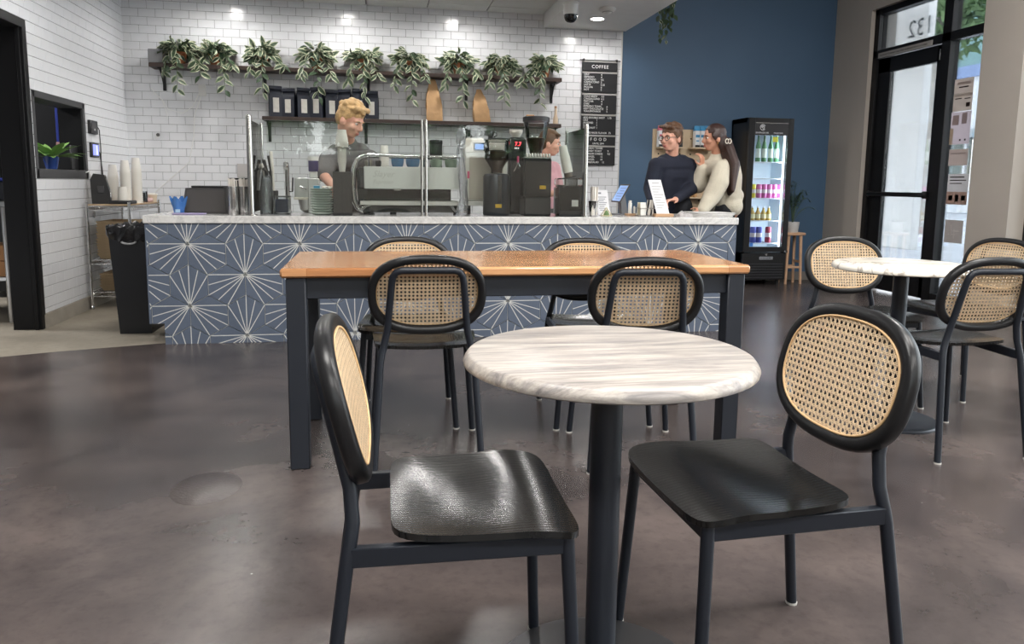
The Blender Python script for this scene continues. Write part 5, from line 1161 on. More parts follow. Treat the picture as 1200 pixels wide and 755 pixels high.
slab(MB(), o0, a_, b_, nn*-.008, nn*0).build('tablet_body', dark_grey, t); slab(MB(), o0+a_*.06+b_*.05, a_*.86, b_*.9, nn*.0002, nn*.001).build('screen', mat('till_screen', srgb(130, 160, 206), .25, emit=srgb(150, 180, 225), es=.55), t)
m = MB()
for i in range(5): slab(m, o0+a_*(.14+.15*i)+b_*.14, a_*.06, b_*(.5+.1*(i % 3)), nn*.0011, nn*.0014)
m.build('screen_rows', mat('till_rows', srgb(80, 110, 165), .3, emit=srgb(90, 120, 180), es=.3), t)
m = MB(); m.prism([(o0.x+a_.x*.4, o0.z+a_.z*.4-.012), (o0.x+a_.x*.75, o0.z+a_.z*.75-.012), (a_.x*1.25, 0), (a_.x*.6, 0)], .07, .15, 'y'); m.box((a_.x*.7, .11, .004), (.16, .16, .008), .003); m.build('stand', mat('stand_grey', srgb(110, 112, 116), .4), t)
Y = 5.50; m = MB(); m.box((0, 0, .008), (.10, .075, .016), .003); tray_x = cx(741, Y); tag(m.build('small_tray', mat('beech_tray', srgb(186, 150, 116), .55), loc=(tray_x, Y, ZC)), 'small wooden tray holding white bottles beside the tablet', 'tray')
def vial(px_, r, h, label): t = thing('white_bottle', label, 'bottle', (cx(px_, Y), Y, ZC+.0165), 0, 'white bottles on the tray'); MB().lathe([(r, 0), (r, h*.8), (r*.7, h*.83), (0, h*.83)], 14).build('body', white_cer, t); MB().lathe([(r*.8, h*.83), (r*.8, h), (0, h)], 12).build('cap', stir, t)
vial(738, .014, .098, 'taller white bottle on the small wooden tray'); vial(743, .008, .055, 'shorter slim white bottle on the small wooden tray')
Y = 5.40; xa, xb = cx(747.5, Y), cx(768.5, Y); t = thing('wire_caddy', 'wire caddy of sugar packets and stirrers beside the menu card', 'caddy', ((xa+xb)/2, Y, ZC)); w2 = (xb-xa)/2
m = MB()
for z_ in (.004, .06): m.tube([(-w2, -.05, z_), (w2, -.05, z_), (w2, .05, z_), (-w2, .05, z_)], .0025, 6, closed=True)
for x_ in (-w2, -w2*.2, w2*.3, w2):
    for y_ in (-.05, .05): m.cyl((x_, y_, 0), (x_, y_, .06), .0022, n=6)
m.build('wire_frame', chrome, t); rd = random.Random(4)
kraftp = mat('cream_packet', srgb(206, 196, 168), .7)
for i in range(7): MB().box((-w2*.62+.003*(i % 2), -.036+.012*i, .055), (w2*.62, .004, .095), .001, Matrix.Rotation(rd.uniform(-.06, .06), 3, 'Y')).build('packet', kraftp if i % 3 else white_cer, t)
for i in range(12): x_ = w2*(.05+.85*rd.random()); y_ = rd.uniform(-.04, .04); MB().box((x_, y_, .065), (.009, .004, .115), .001, Matrix.Rotation(rd.uniform(-.25, .25), 3, 'Y')).build('stirrer', stir if i % 3 else black_m, t)
Y = 5.34; b0 = onY(777.5, 250, Y); tp = onY(768.5, 210.5, Y)
t = thing('menu_card', 'tall white menu card leaning in a wooden block on the counter', 'menu card', (b0.x, Y, ZC)); w_ = Vector((.050, 0, 0)); u_ = Vector((tp.x-b0.x, .03, tp.z-.85-.012)); n_ = w_.cross(u_).normalized()*.002
vs = [q+Vector((0, 0, .010)) for q in (-w_-n_, w_-n_, w_+u_-n_, -w_+u_-n_, -w_+n_, w_+n_, w_+u_+n_, -w_+u_+n_)]
MB().add(vs, [(0, 3, 2, 1), (4, 5, 6, 7), (0, 1, 5, 4), (1, 2, 6, 5), (2, 3, 7, 6), (3, 0, 4, 7)]).build('sheet', sheet_w, t); MB().box((-.002, 0, .011), (.145, .06, .022), .003).build('wood_block', mat('beech_tray', srgb(186, 150, 116), .55), t)
m = MB(); k_ = n_*1.15
for a, b2, c_, d_ in [(-.5, .55, .90, .92)]+[(-.7, .75-.3*(i % 3), .80-.075*i, .815-.075*i) for i in range(9)]:
    off_ = Vector((0, 0, .010)); m.add([w_*a+u_*c_+k_+off_, w_*b2+u_*c_+k_+off_, w_*b2+u_*d_+k_+off_, w_*a+u_*d_+k_+off_], [(0, 1, 2, 3)])
m.build('print', mat('faint_print', srgb(170, 168, 168), .7), t, 0)
Y = 5.42; news = mat('newsprint', srgb(190, 188, 186), .8, var=.12, vscale=25)
for i in range(3):
    m = MB(); m.box((0, 0, .005), (.34-.01*i, .26, .010), .003, Matrix.Rotation(R(3*i-3), 3, 'Z')); o = m.build('newspaper', news, loc=(cx(829+2*i, Y), Y+.04, ZC+.0106*i)); tag(o, ('lowest', 'middle', 'topmost')[i]+' folded newspaper in the pile at the right end of the counter', 'newspaper', 'newspaper pile')
rd = random.Random(12); vs = []; fs = []
for j in range(7):
    for i in range(9): vs.append((-.05+.0125*i, -.04+.0133*j, .012+rd.uniform(0, .04)*(1-abs(i-4)/5)))
for j in range(6):
    for i in range(8): a = j*9+i; fs.append((a, a+1, a+10, a+9))
m = MB().add(vs, fs); m.add([(-.05, -.04, 0), (.05, -.04, 0), (.05, .04, 0), (-.05, .04, 0)], [(0, 1, 2, 3)])
for e2 in (list(range(9)), [i*9+8 for i in range(7)], [54+i for i in range(9)], [i*9 for i in range(7)]):
    for a, b2 in zip(e2, e2[1:]): va, vb2 = vs[a], vs[b2]; m.add([va, vb2, (vb2[0], vb2[1], 0), (va[0], va[1], 0)], [(0, 1, 2, 3)])
tag(m.build('cleaning_cloth', mat('grey_cloth', srgb(176, 172, 172), .9, var=.2, vscale=40), loc=(cx(800.5, 5.36), 5.34, ZC)), 'crumpled grey cloth between the menu card and the newspapers', 'cloth')
# ------------------------------------------------------------------ people
def cap(mb, p, q, r0, r1, n=14):
    p, q = Vector(p), Vector(q); mb.tube([p, q], [r0, r1], n); mb.ell(p, r0, n, 8); mb.ell(q, r1, n, 8)
def chain(mb, pts, rs, n=14):
    for a, b2, c_, d_ in zip(pts, pts[1:], rs, rs[1:]): cap(mb, a, b2, c_, d_, n)
def hand(mb, wr, d, pn, curl=.5, side=1, s=1.0):
    """palm, four unequal bent fingers and a thumb leaving the palm's side"""
    wr, d, pn = Vector(wr), Vector(d).normalized(), Vector(pn); pn = (pn-d*pn.dot(d)).normalized(); x = d.cross(pn)*side
    for k_ in (-1.1, -.35, .35, 1.1): cap(mb, wr+d*.012*s+x*k_*.014*s, wr+d*.085*s+x*k_*.021*s, .013*s, .0115*s, 10)
    for k_, L in zip((1.12, .38, -.36, -1.08), (.070, .080, .074, .058)):
        p = wr+d*.088*s+x*k_*.020*s; a = 0
        for seg, r in zip((.45, .32, .25), (.0088, .0080, .0072)):
            a += curl; q = p+(d*math.cos(a)+pn*math.sin(a)+x*k_*.05)*L*seg*s; cap(mb, p, q, r*s, (r-.0005)*s, 8); p = q
    p = wr+d*.025*s+x*.030*s+pn*.008*s; q = p+(d*.6+x*.65+pn*.35).normalized()*.040*s; cap(mb, p, q, .0125*s, .010*s, 8); cap(mb, q, q+(d*.9+x*.15+pn*.35).normalized()*.030*s, .0098*s, .0085*s, 8)
def frame_of(f, pitch, roll=0):
    f = Vector((f[0], f[1], 0)).normalized(); r = Vector((f.y, -f.x, 0)); m = Matrix((r, f, Vector((0, 0, 1)))).transposed()
    return m @ Matrix.Rotation(-pitch, 3, 'X') @ Matrix.Rotation(roll, 3, 'Y')
def head_shapes(mb, c, m, s=1.0, jaw=1.0):
    def e(p, r): mb.ell(c+m @ (Vector(p)*s), [v*s for v in r], 18, 12, m)
    e((0, -.012, .030), (.076, .094, .088)); e((0, .014, -.032), (.062*jaw, .078, .082)); e((0, .034, -.088), (.040*jaw, .044, .030)); e((0, .066, .012), (.052, .024, .016))
    for a in (-1, 1): e((a*.040, .060, -.032), (.024, .024, .024)); e((a*.077, -.008, -.022), (.010, .022, .032))
    cap(mb, c+m @ (Vector((0, .086, .004))*s), c+m @ (Vector((0, .104, -.034))*s), .0085*s, .0125*s, 10); e((0, .094, -.040), (.017, .012, .009)); e((0, .080, -.066), (.024, .014, .007)); e((0, .078, -.078), (.020, .013, .007))
def face_parts(t, c, m, s, hair, eye=(.05, .035, .02), lip=srgb(176, 98, 92)):
    w_ = mat('eye_white', srgb(226, 222, 218), .25); i_ = mat('iris_%d' % int(eye[0]*1000), eye, .2); l_ = mat('lip', lip, .45)
    for a in (-1, 1):
        p = c+m @ (Vector((a*.031, .073, -.004))*s); o = MB().ell(p, (.0120*s, .0105*s, .0075*s), 14, 10, m).build('eye', w_, t); MB().ell(c+m @ (Vector((a*.031, .0815, -.005))*s), (.0058*s, .0042*s, .0056*s), 12, 8, m).build('iris', i_, o)
        MB().tube([c+m @ (Vector((a*x, y, z))*s) for x, y, z in ((.014, .091, .012), (.030, .088, .017), (.046, .073, .012))], [.003*s, .0042*s, .002*s], 6).build('eyebrow', hair, t)
    MB().ell(c+m @ (Vector((0, .0875, -.067))*s), (.022*s, .008*s, .0045*s), 12, 8, m).ell(c+m @ (Vector((0, .086, -.0755))*s), (.018*s, .008*s, .005*s), 12, 8, m).build('lips', l_, t)
def skin_obj(name, mb, vox, m_, t, sm=4):
    me = baked(mb, vox, sm); me.name = name; me.materials.append(m_); return link(name, me, t)
def cloth(name, col, bump_=.5, sc=60, rough=.85): return mat(name, col, rough, var=.08, vscale=12, bump=bump_, bscale=sc)
skin = mat('fair_skin', srgb(222, 168, 146), .5, var=.05, vscale=20); skin2 = mat('warm_skin', srgb(206, 150, 124), .5, var=.05, vscale=20)
denim = cloth('dark_trousers', srgb(30, 32, 38)); shoe = mat('dark_shoe', srgb(34, 32, 32), .5)
def legs(body, trs, sh, hipc, f, spread=.09, r=1.0):
    f = Vector((f[0], f[1], 0)).normalized(); x = Vector((f.y, -f.x, 0))
    for a in (-1, 1):
        h = Vector(hipc)+x*a*spread; kn = Vector((h.x, h.y, .50))+x*a*.012+f*.02; an = Vector((h.x, h.y, .09))+x*a*.02-f*.01
        chain(body, [h, kn, an], [.078*r, .052*r, .036*r]); cap(body, an, an+f*.12-Vector((0, 0, .045)), .034, .026)
        chain(trs, [h+Vector((0, 0, .02)), kn, an+Vector((0, 0, .02))], [.096*r, .072*r, .060*r])
        cap(sh, an-f*.03-Vector((0, 0, .048)), an+f*.14-Vector((0, 0, .054)), .042, .036)
# --- barista with fair hair, bent over the machine
t = thing('person', 'person with short fair hair in a grey T-shirt looking down behind the coffee machine', 'person', (-.19, 6.14, 0)); O = Vector((-.19, 6.14, 0))
body, sh, tr, sho = MB(), MB(), MB(), MB()
hc = onY(411, 140, 6.0)-O; hm = frame_of((.86, -.52), R(24)); HS = 1.12
tf = Vector((.45, -.89, 0)).normalized(); tx = Vector((tf.y, -tf.x, 0))   # tx: to his left side is -tx
nb = Vector((-.012, .05, 1.375)); chest = Vector((-.01, .08, 1.20)); waist = Vector((0, .11, 1.0)); hip = Vector((0, .12, .90))
head_shapes(body, hc, hm, HS); cap(body, nb, hc+hm @ Vector((0, -.03, -.07)), .058, .056)
Rs = onY(385, 187, 6.05)-O+Vector((0, .06, 0)); Ls = Vector((2*nb.x-Rs.x+.02, Rs.y-.10, Rs.z+.005))
def torso(mb, Rs, Ls, chest, waist, hip, k=1.0, wd=.105):
    ax = (Ls-Rs).normalized()*1.0
    cap(mb, Rs, Ls, .068*k, .068*k)
    for c_, h_, r_ in ((chest, .095, .105*k), (waist, .075, .100*k), (hip, .085, .105*k)): cap(mb, c_-ax*h_, c_+ax*h_, r_, r_)
    for a in (-1, 0, 1): chain(mb, [chest+Vector((0, 0, .10))+ax*a*.09, chest+ax*a*.10, waist+ax*a*.075, hip+ax*a*.08], [.085*k, .102*k, .098*k, .104*k])
torso(body, Rs, Ls, chest, waist, hip, .86)
Re = onY(379, 205, 5.98)-O; Rw = onY(392, 221, 5.80)-O; Le = onY(449, 205, 5.96)-O; Lw = onY(436, 216, 6.00)-O
chain(body, [Rs, Re, Rw], [.050, .042, .030]); hand(body, Rw, (.35, -.6, -.35), (.7, .2, -.7), .45, -1)
chain(body, [Ls, Le, Lw], [.050, .042, .030]); hand(body, Lw, (-.75, -.25, -.5), (0, -.3, -1), .5, 1)
torso(sh, Rs, Ls, chest, waist, hip+Vector((0, 0, -.01)), 1.04)
chain(sh, [Rs, Rs.lerp(Re, .85)], [.078, .074]); chain(sh, [Ls, Ls.lerp(Le, .85)], [.078, .074]); cap(sh, nb-Vector((0, 0, .03)), nb+Vector((.005, -.01, .005)), .085, .066)
legs(body, tr, sho, hip, tf); cap(tr, hip-tx*.08, hip+tx*.08, .112, .112)
skin_obj('body', body, .0075, skin, t)
fair_hair = mat('fair_hair', srgb(190, 156, 108), .55, var=.28, vscale=28, bump=1.0, bscale=90); grey_tee = cloth('grey_jersey', srgb(104, 102, 102), .35, 30)
skin_obj('shirt', sh, .010, grey_tee, t); skin_obj('trousers', tr, .011, denim, t); skin_obj('shoes', sho, .011, shoe, t, 2)
hr = MB(); rd = random.Random(2)
def he(p, r, jit=0): hr.ell(hc+hm @ (Vector(p)*HS), [v*HS for v in r], 12, 8, hm)
he((0, -.014, .050), (.083, .098, .086)); he((0, -.050, .0), (.076, .062, .075))
for i in range(46):
    a = rd.uniform(-PI, PI); e_ = rd.uniform(.25, 1.4); p = Vector((.076*math.cos(a)*math.cos(e_), -.012+.092*math.sin(a)*math.cos(e_), .045+.086*math.sin(e_)))
    if p.y > .045 and p.z < .07: continue
    he(p, (.020, .022, .016))
for a in np.linspace(-.06, .06, 7): he((a, .062-.25*a*a, .092), (.018, .026, .020))
for a in (-1, 1): he((a*.072, -.005, .020), (.010, .028, .034))
hm_ = baked(hr, .006, 1); hm_.materials.append(fair_hair); link('hair', hm_, t); face_parts(t, hc, hm, HS, fair_hair)
# --- man in navy jumper with glasses
t = thing('person', 'person with glasses in a navy jumper standing at the right end of the counter', 'person', (2.64, 6.45, 0)); O = Vector((2.64, 6.45, 0))
body, sh, tr, sho = MB(), MB(), MB(), MB(); HS = 1.03
hc = onY(786.5, 161, 6.40)-O; hm = frame_of((-.88, -.50), R(4)); tf = Vector((-.42, -.90, 0)).normalized(); tx = Vector((tf.y, -tf.x, 0))
nb = Vector((hc.x+.04, .02, 1.34)); chest = Vector((.0, .03, 1.17)); waist = Vector((.0, .04, .98)); hip = Vector((.01, .05, .88))
head_shapes(body, hc, hm, HS); cap(body, nb-Vector((0, 0, .02)), hc+hm @ Vector((0, -.025, -.07)), .056, .052)
Rs = onY(769, 194, 6.40)-O; Ls = onY(807, 194, 6.48)-O
torso(body, Rs, Ls, chest, waist, hip, .84); torso(sh, Rs, Ls, chest, waist, hip+Vector((0, 0, .02)), 1.06)
Re = onY(762, 221, 6.38)-O; Rw = onY(764, 237, 6.20)-O; Le = onY(811.5, 220, 6.42)-O; Lw = onY(792, 234, 6.18)-O
chain(body, [Rs, Re, Rw], [.048, .042, .030]); hand(body, Rw, (.5, -.35, .0), (.0, -.3, -1), .4, -1); chain(body, [Ls, Le, Lw], [.048, .042, .030]); hand(body, Lw, (-.75, -.30, -.05), (.0, -.2, -1), .45, 1)
for a, b2, c_ in ((Rs, Re, Rw), (Ls, Le, Lw)): chain(sh, [a, b2, b2.lerp(c_, .94)], [.070, .062, .042])
cap(sh, nb-Vector((0, 0, .05)), nb+Vector((-.004, -.006, -.005)), .082, .064)
legs(body, tr, sho, hip, tf); cap(tr, hip-tx*.08, hip+tx*.08, .112, .112); skin_obj('body', body, .0075, skin, t)
skin_obj('jumper', sh, .010, cloth('navy_knit', srgb(26, 31, 48), .5, 90), t); skin_obj('trousers', tr, .011, denim, t); skin_obj('shoes', sho, .011, shoe, t, 2)
brown = mat('brown_hair', srgb(92, 64, 44), .5, var=.3, vscale=24, bump=.9, bscale=90); hr = MB()
he((0, -.016, .046), (.083, .099, .084)); he((0, -.055, -.010), (.074, .058, .075))
for i in range(30):
    a = rd.uniform(-PI, PI); e_ = rd.uniform(.3, 1.4); p = Vector((.076*math.cos(a)*math.cos(e_), -.014+.092*math.sin(a)*math.cos(e_), .042+.084*math.sin(e_)))
    if p.y > .05 and p.z < .075: continue
    he(p, (.020, .026, .013))
for a in np.linspace(-.06, .06, 6): he((a, .060-.2*a*a, .088+.1*a), (.020, .024, .015))
for a in (-1, 1): he((a*.074, -.004, .012), (.010, .024, .038))
hm_ = baked(hr, .006, 1); hm_.materials.append(brown); link('hair', hm_, t); face_parts(t, hc, hm, HS, brown)
m = MB()
for a in (-1, 1):
    m.tube([hc+hm @ (Vector((a*.033+.025*math.cos(q), .103-.008*abs(math.cos(q)), -.006+.019*math.sin(q)))*HS) for q in np.linspace(0, 2*PI, 17)[:-1]], .0026, 6, closed=True); m.tube([hc+hm @ (Vector(p)*HS) for p in ((a*.058, .096, -.002), (a*.078, .04, .0), (a*.080, -.012, -.004))], .0024, 6)
m.tube([hc+hm @ (Vector(p)*HS) for p in ((-.009, .106, -.002), (0, .110, .001), (.009, .106, -.002))], .0024, 6); m.build('glasses', mat('dark_glasses_frame', (.02, .018, .018), .3), t)
# --- woman in cream jumper with long hair
t = thing('person', 'person with long dark hair and a pale hair clip in a cream knitted jumper', 'person', (3.02, 6.35, 0)); O = Vector((3.02, 6.35, 0))
body, sh, tr, sho = MB(), MB(), MB(), MB(); HS = 1.0
hc = onY(836.5, 161, 6.35)-O; hm = frame_of((-.97, .02), R(3)); tf = Vector((-.93, .30, 0)).normalized(); tx = Vector((tf.y, -tf.x, 0))
nb = Vector((hc.x+.045, .02, 1.35)); chest = Vector((.05, .0, 1.17)); waist = Vector((.07, .0, .98)); hip = Vector((.08, .0, .87))
head_shapes(body, hc, hm, HS, .93); cap(body, nb-Vector((0, 0, .02)), hc+hm @ Vector((0, -.025, -.07)), .048, .044)
Ls = onY(845, 197, 6.20)-O; Rs = Vector((Ls.x-.05, .15, Ls.z+.01))
torso(body, Rs, Ls, chest, waist, hip, .74, .09); torso(sh, Rs, Ls, chest, waist+Vector((0, 0, -.03)), hip+Vector((0, 0, .04)), 1.0)
Le = onY(833, 230, 6.14)-O; Lw = onY(823, 247, 6.08)-O; Re = onY(818, 216, 6.42)-O; Rw = onY(823, 196, 6.36)-O
chain(body, [Ls, Le, Lw], [.044, .038, .027]); hand(body, Lw, (-.8, -.1, -.35), (0, 1, -.3), .5, -1, .92); chain(body, [Rs, Re, Rw], [.044, .038, .027]); hand(body, Rw, (-.12, -.1, .9), (-.5, .9, 0), .6, 1, .95)
chain(sh, [Ls, Ls.lerp(Le, .5)+Vector((.02, -.02, 0)), Le+Vector((.01, 0, 0)), Le.lerp(Lw, .95)], [.072, .086, .080, .050]); chain(sh, [Rs, Re, Re.lerp(Rw, .9)], [.076, .082, .050]); cap(sh, nb-Vector((0, 0, .06)), nb-Vector((0, 0, .01)), .080, .060)
for q in range(8): a = q*PI/4; cap(sh, Vector((.07+.10*math.cos(a), .12*math.sin(a), 1.0)), Vector((.075+.085*math.cos(a), .10*math.sin(a), .885)), .065, .045)
legs(body, tr, sho, hip, tf, .075, .92); cap(tr, hip-tx*.07, hip+tx*.07, .105, .105); skin_obj('body', body, .0075, skin2, t)
skin_obj('jumper', sh, .010, mat('cream_knit', srgb(208, 200, 182), .9, var=.05, vscale=14, bump=1.0, bscale=110), t); skin_obj('trousers', tr, .011, denim, t); skin_obj('shoes', sho, .011, shoe, t, 2)
darkh = mat('dark_brown_hair', srgb(54, 36, 32), .42, var=.35, vscale=10, bump=.7, bscale=70); hr = MB()
he((0, -.018, .040), (.084, .098, .084)); he((0, -.060, -.02), (.074, .058, .09))
for a in (-1, 1): he((a*.072, .0, .012), (.014, .050, .045)); he((a*.062, -.05, -.05), (.022, .04, .07))
hb0 = hc+hm @ Vector((0, -.085, -.05)); ends = onY(856, 227, 6.16)-O
for q in np.linspace(-1, 1, 7):
    off_ = Vector((.012*abs(q), .075*q, 0)); p0 = hb0+off_*.8; p1 = hb0.lerp(ends, .45)+off_*1.1+Vector((.02, -.02, 0)); p2 = ends+off_*.8+Vector((-.01+.01*q, 0, .03*abs(q))); chain(hr, [p0, p1, p2], [.046, .044, .020], 10)
hm_ = baked(hr, .007, 2); hm_.materials.append(darkh); link('hair', hm_, t); face_parts(t, hc, hm, HS, darkh)
cpm = MB(); c0 = onY(853.5, 165.5, 6.20)-O; 
for dx in (-.012, .014): cpm.tube([c0+Vector((dx+.014*math.cos(q), 0, .020*math.sin(q))) for q in np.linspace(0, 2*PI, 13)[:-1]], .0045, 6, closed=True)
cpm.build('hair_clip', mat('pearl_clip', srgb(232, 224, 210), .3), t); cpm = MB(); e0 = hc+hm @ Vector((.079, -.002, -.055)); cpm.ell(e0, .006, 8, 6); e0 = hc+hm @ Vector((-.079, -.002, -.055)); cpm.ell(e0, .006, 8, 6); cpm.build('earrings', mat('gold_earring', srgb(210, 170, 90), .3, 1), t)
# --- second worker behind the grinders, in pink
t = thing('person', 'person in a pink top partly hidden behind the tall grinder and glass', 'person', (1.46, 6.55, 0)); O = Vector((1.46, 6.55, 0))
body, sh, tr, sho = MB(), MB(), MB(), MB(); HS = .94
hc = onY(645, 167, 6.52)-O; hm = frame_of((.93, -.30), R(10)); tf = Vector((.75, -.66, 0)).normalized(); tx = Vector((tf.y, -tf.x, 0)); zs = -.13
nb = Vector((hc.x-.03, .03, hc.z-.155)); chest = Vector((.0, .03, nb.z-.17)); waist = Vector((.0, .04, nb.z-.36)); hip = Vector((.0, .05, .84))
head_shapes(body, hc, hm, HS, .95); cap(body, nb-Vector((0, 0, .02)), hc+hm @ Vector((0, -.025, -.07)), .046, .044)
Rs = nb+tx*.155+Vector((0, 0, -.07)); Ls = nb-tx*.155+Vector((0, 0, -.07))
torso(body, Rs, Ls, chest, waist, hip, .76); torso(sh, Rs, Ls, chest, waist, hip+Vector((0, 0, .03)), .98)
for s_, a in ((1, Rs), (-1, Ls)):
    el = a+tx*s_*.05+Vector((0, 0, -.24))+tf*.03; wr = el+tf*.17-tx*s_*.05+Vector((0, 0, .03)); chain(body, [a, el, wr], [.042, .036, .026]); hand(body, wr, tf-tx*s_*.2, (0, 0, -1), .5, -s_, .9); chain(sh, [a, a.lerp(el, .8)], [.070, .064])
cap(sh, nb-Vector((0, 0, .05)), nb-Vector((0, 0, .012)), .076, .056)
legs(body, tr, sho, hip, tf, .075, .92); cap(tr, hip-tx*.07, hip+tx*.07, .105, .105); skin_obj('body', body, .0075, skin, t)
skin_obj('top', sh, .010, cloth('pink_jersey', srgb(214, 160, 168), .35, 30), t); skin_obj('trousers', tr, .011, denim, t); skin_obj('shoes', sho, .011, shoe, t, 2)
hr = MB(); he((0, -.018, .044), (.083, .098, .084)); he((0, -.062, -.01), (.074, .060, .085)); he((0, -.11, -.02), (.035, .04, .05))
for a in (-1, 1): he((a*.072, -.004, .012), (.012, .036, .042))
for a in np.linspace(-.055, .055, 5): he((a, .062-.2*a*a, .080), (.018, .022, .014))
hm_ = baked(hr, .007, 2); hm_.materials.append(brown); link('hair', hm_, t); face_parts(t, hc, hm, HS, brown)

# ------------------------------------------------------------------ drinks fridge
FX0, FX1, FY, FZ = 3.945, 4.470, 7.63, 1.815
fr_ = thing('drinks_fridge', 'tall black glass door drinks fridge glowing against the blue wall', 'fridge', ((FX0+FX1)/2, FY, 0)); W = (FX1-FX0)/2; DP = .375
fb = mat('fridge_black', (.009, .009, .010), .35); fin = mat('fridge_liner', srgb(214, 226, 236), .4)
m = MB(); m.span((-W, .03, .06), (-W+.04, DP, FZ)); m.span((W-.04, .03, .06), (W, DP, FZ)); m.span((-W, .03, FZ-.05), (W, DP, FZ)); m.span((-W, .03, .06), (W, DP, .36)); m.span((-W, DP-.03, .06), (W, DP, FZ)); m.build('cabinet', fb, fr_)
m = MB(); m.span((-W+.04, .05, .36), (-W+.045, DP-.03, FZ-.05)); m.span((W-.045, .05, .36), (W-.04, DP-.03, FZ-.05)); m.span((-W+.04, DP-.036, .36), (W-.04, DP-.03, FZ-.05)); m.span((-W+.04, .05, .36), (W-.04, DP-.03, .365)); m.build('liner', fin, fr_)
x0w, x1w, z0w, z1w = 4.02-(FX0+FX1)/2, 4.405-(FX0+FX1)/2, .425, 1.765
m = MB(); m.span((-W, -.02, .37), (x0w, .03, FZ-.003), .004); m.span((x1w, -.02, .37), (W, .03, FZ-.003), .004); m.span((x0w, -.02, .37), (x1w, .03, z0w)); m.span((x0w, -.02, z1w), (x1w, .03, FZ-.003)); dr = m.build('door', fb, fr_)
MB().span((x0w, -.012, z0w), (x1w, -.006, 1.63)).build('pane', glass('fridge_glass', (.95, .97, .98), .8), dr)
MB().span((x0w, -.016, 1.63), (x1w, -.004, z1w)).build('header_panel', mat('header_black', srgb(44, 42, 44), .4), dr)
MB().span((x0w, -.018, z1w-.010), (x1w, -.014, z1w), .001).build('header_trim', chrome, dr)
wl_ = mat('header_white', srgb(220, 220, 222), .5); m = MB(); cxl, czl = x0w+.085, 1.712
for r_, a0, a1 in ((.030, .5, 5.6), (.018, -1.5, 3.3), (.007, 0, 5.0)): m.tube([(cxl+r_*math.cos(a), -.0175, czl+r_*math.sin(a)) for a in np.linspace(a0, a1, 16)], .0036, 6)
m.build('swirl_emblem', wl_, dr); text('header_lettering', 'BEVERAGE-AIR', .023, wl_, dr, (x0w+.006, -.0165, 1.648), (R(90), 0, 0)); text('header_lettering', 'MARKETEER', .020, wl_, dr, (x0w+.215, -.0165, 1.648), (R(90), 0, 0))
MB().span((W-.03, -.026, .362), (W+.004, .0, .385), .002).build('hinge', chrome, dr)
m = MB(); m.span((-W+.004, -.012, .06), (W-.004, .03, .355), .004); gr_ = m.build('grille_panel', fb, fr_)
for i in range(6): MB().box((0, -.016, .085+.03*i), (W*1.72, .010, .013), .002).build('louvre', mat('louvre_grey', srgb(48, 48, 52), .4), gr_)
MB().span((-.06, -.018, .285), (.10, -.012, .318), .002).build('badge', mat('badge_silver', srgb(176, 178, 184), .3, .6), gr_); text('badge_lettering', 'BEVERAGE-AIR', .020, fb, gr_, (-.052, -.0185, .295), (R(90), 0, 0)); MB().cyl((.02, -.012, .338), (.02, -.018, .338), .012, n=14).build('lock', chrome, gr_)
m = MB()
for a in (-1, 1):
    for y in (.05, DP-.04): m.cyl((a*(W-.06), y, 0), (a*(W-.06), y, .06), .02, n=10)
m.build('feet', fb, fr_)
fz = lambda py: onY(897, py, FY+.15).z
SHZ = [fz(190), fz(209), fz(232), fz(258), fz(284)]
wire_w = mat('white_wire_shelf', srgb(226, 230, 234), .35)
for z_ in SHZ:
    m = MB(); m.span((-W+.05, .055, z_-.010), (W-.05, .068, z_), .001)
    for i in range(12): m.span((-W+.06+.0355*i, .06, z_-.004), (-W+.064+.0355*i, DP-.05, z_))
    m.build('wire_shelf', wire_w, fr_)
m = MB(); m.span((x1w-.012, .035, .40), (x1w+.004, .05, 1.72)); m.build('light_strip', mat('fridge_lamp', (1, 1, 1), .5, emit=(.80, .90, 1), es=2.2), fr_)
L = bpy.data.lights.new('fridge_glow', 'AREA'); L.shape = 'RECTANGLE'; L.size = .03; L.size_y = 1.25; L.energy = 2.6; L.color = (.78, .9, 1)
o = bpy.data.objects.new('lamp_glow', L); C.objects.link(o); o.parent = fr_; o.location = (x1w-.02, .045, 1.03); o.rotation_euler = (R(90), 0, R(62))
MB().span((x0w+.21, -.0135, 1.56), (x0w+.27, -.0122, 1.615)).build('yellow_sticker', mat('sticker_lime', srgb(206, 208, 70), .5), dr); MB().span((x0w+.004, -.0135, z0w+.006), (x0w+.045, -.0122, z0w+.045)).build('blue_sticker', mat('sticker_blue', srgb(60, 120, 200), .5), dr)
# drinks, each can and bottle its own thing
def can_mesh(r, h): return MB().lathe([(r*.8, 0), (r, .008), (r, h-.014), (r*.8, h), (0, h-.002)], 16).mesh('can_body', None, 40)
CANM = {}
def can(px_, zi, col, label, r=.030, h=.150, y=.11, grp='cans in the drinks fridge'):
    x = onY(px_, 240, FY+y).x; key = 'can_%d_%d_%d' % tuple(int(c*255) for c in col)
    t = thing('drink_can', label, 'can', (x, FY+y, SHZ[zi]+.0005), 0, grp)
    if key not in CANM:
        me = MB().lathe([(r*.8, 0), (r, .008), (r, h-.014), (r*.82, h)], 16).mesh('can_body', mat(key, col, .35, .2, var=.12, vscale=30), 40); mt_ = MB().lathe([(r*.82, h), (r*.8, h-.003), (0, h-.003)], 16).mesh('can_top', chrome, 40); bd2 = MB().lathe([(r*1.004, h*.35), (r*1.006, h*.62)], 16).mesh('band', mat('can_band', srgb(226, 220, 224), .4), 40); CANM[key] = (me, mt_, bd2)
    for nm, me in zip(('can_body', 'can_top', 'band'), CANM[key]): link(nm, me, t)
can(881.5, 2, srgb(226, 214, 70), 'yellow drink can at the left end of the middle fridge shelf')
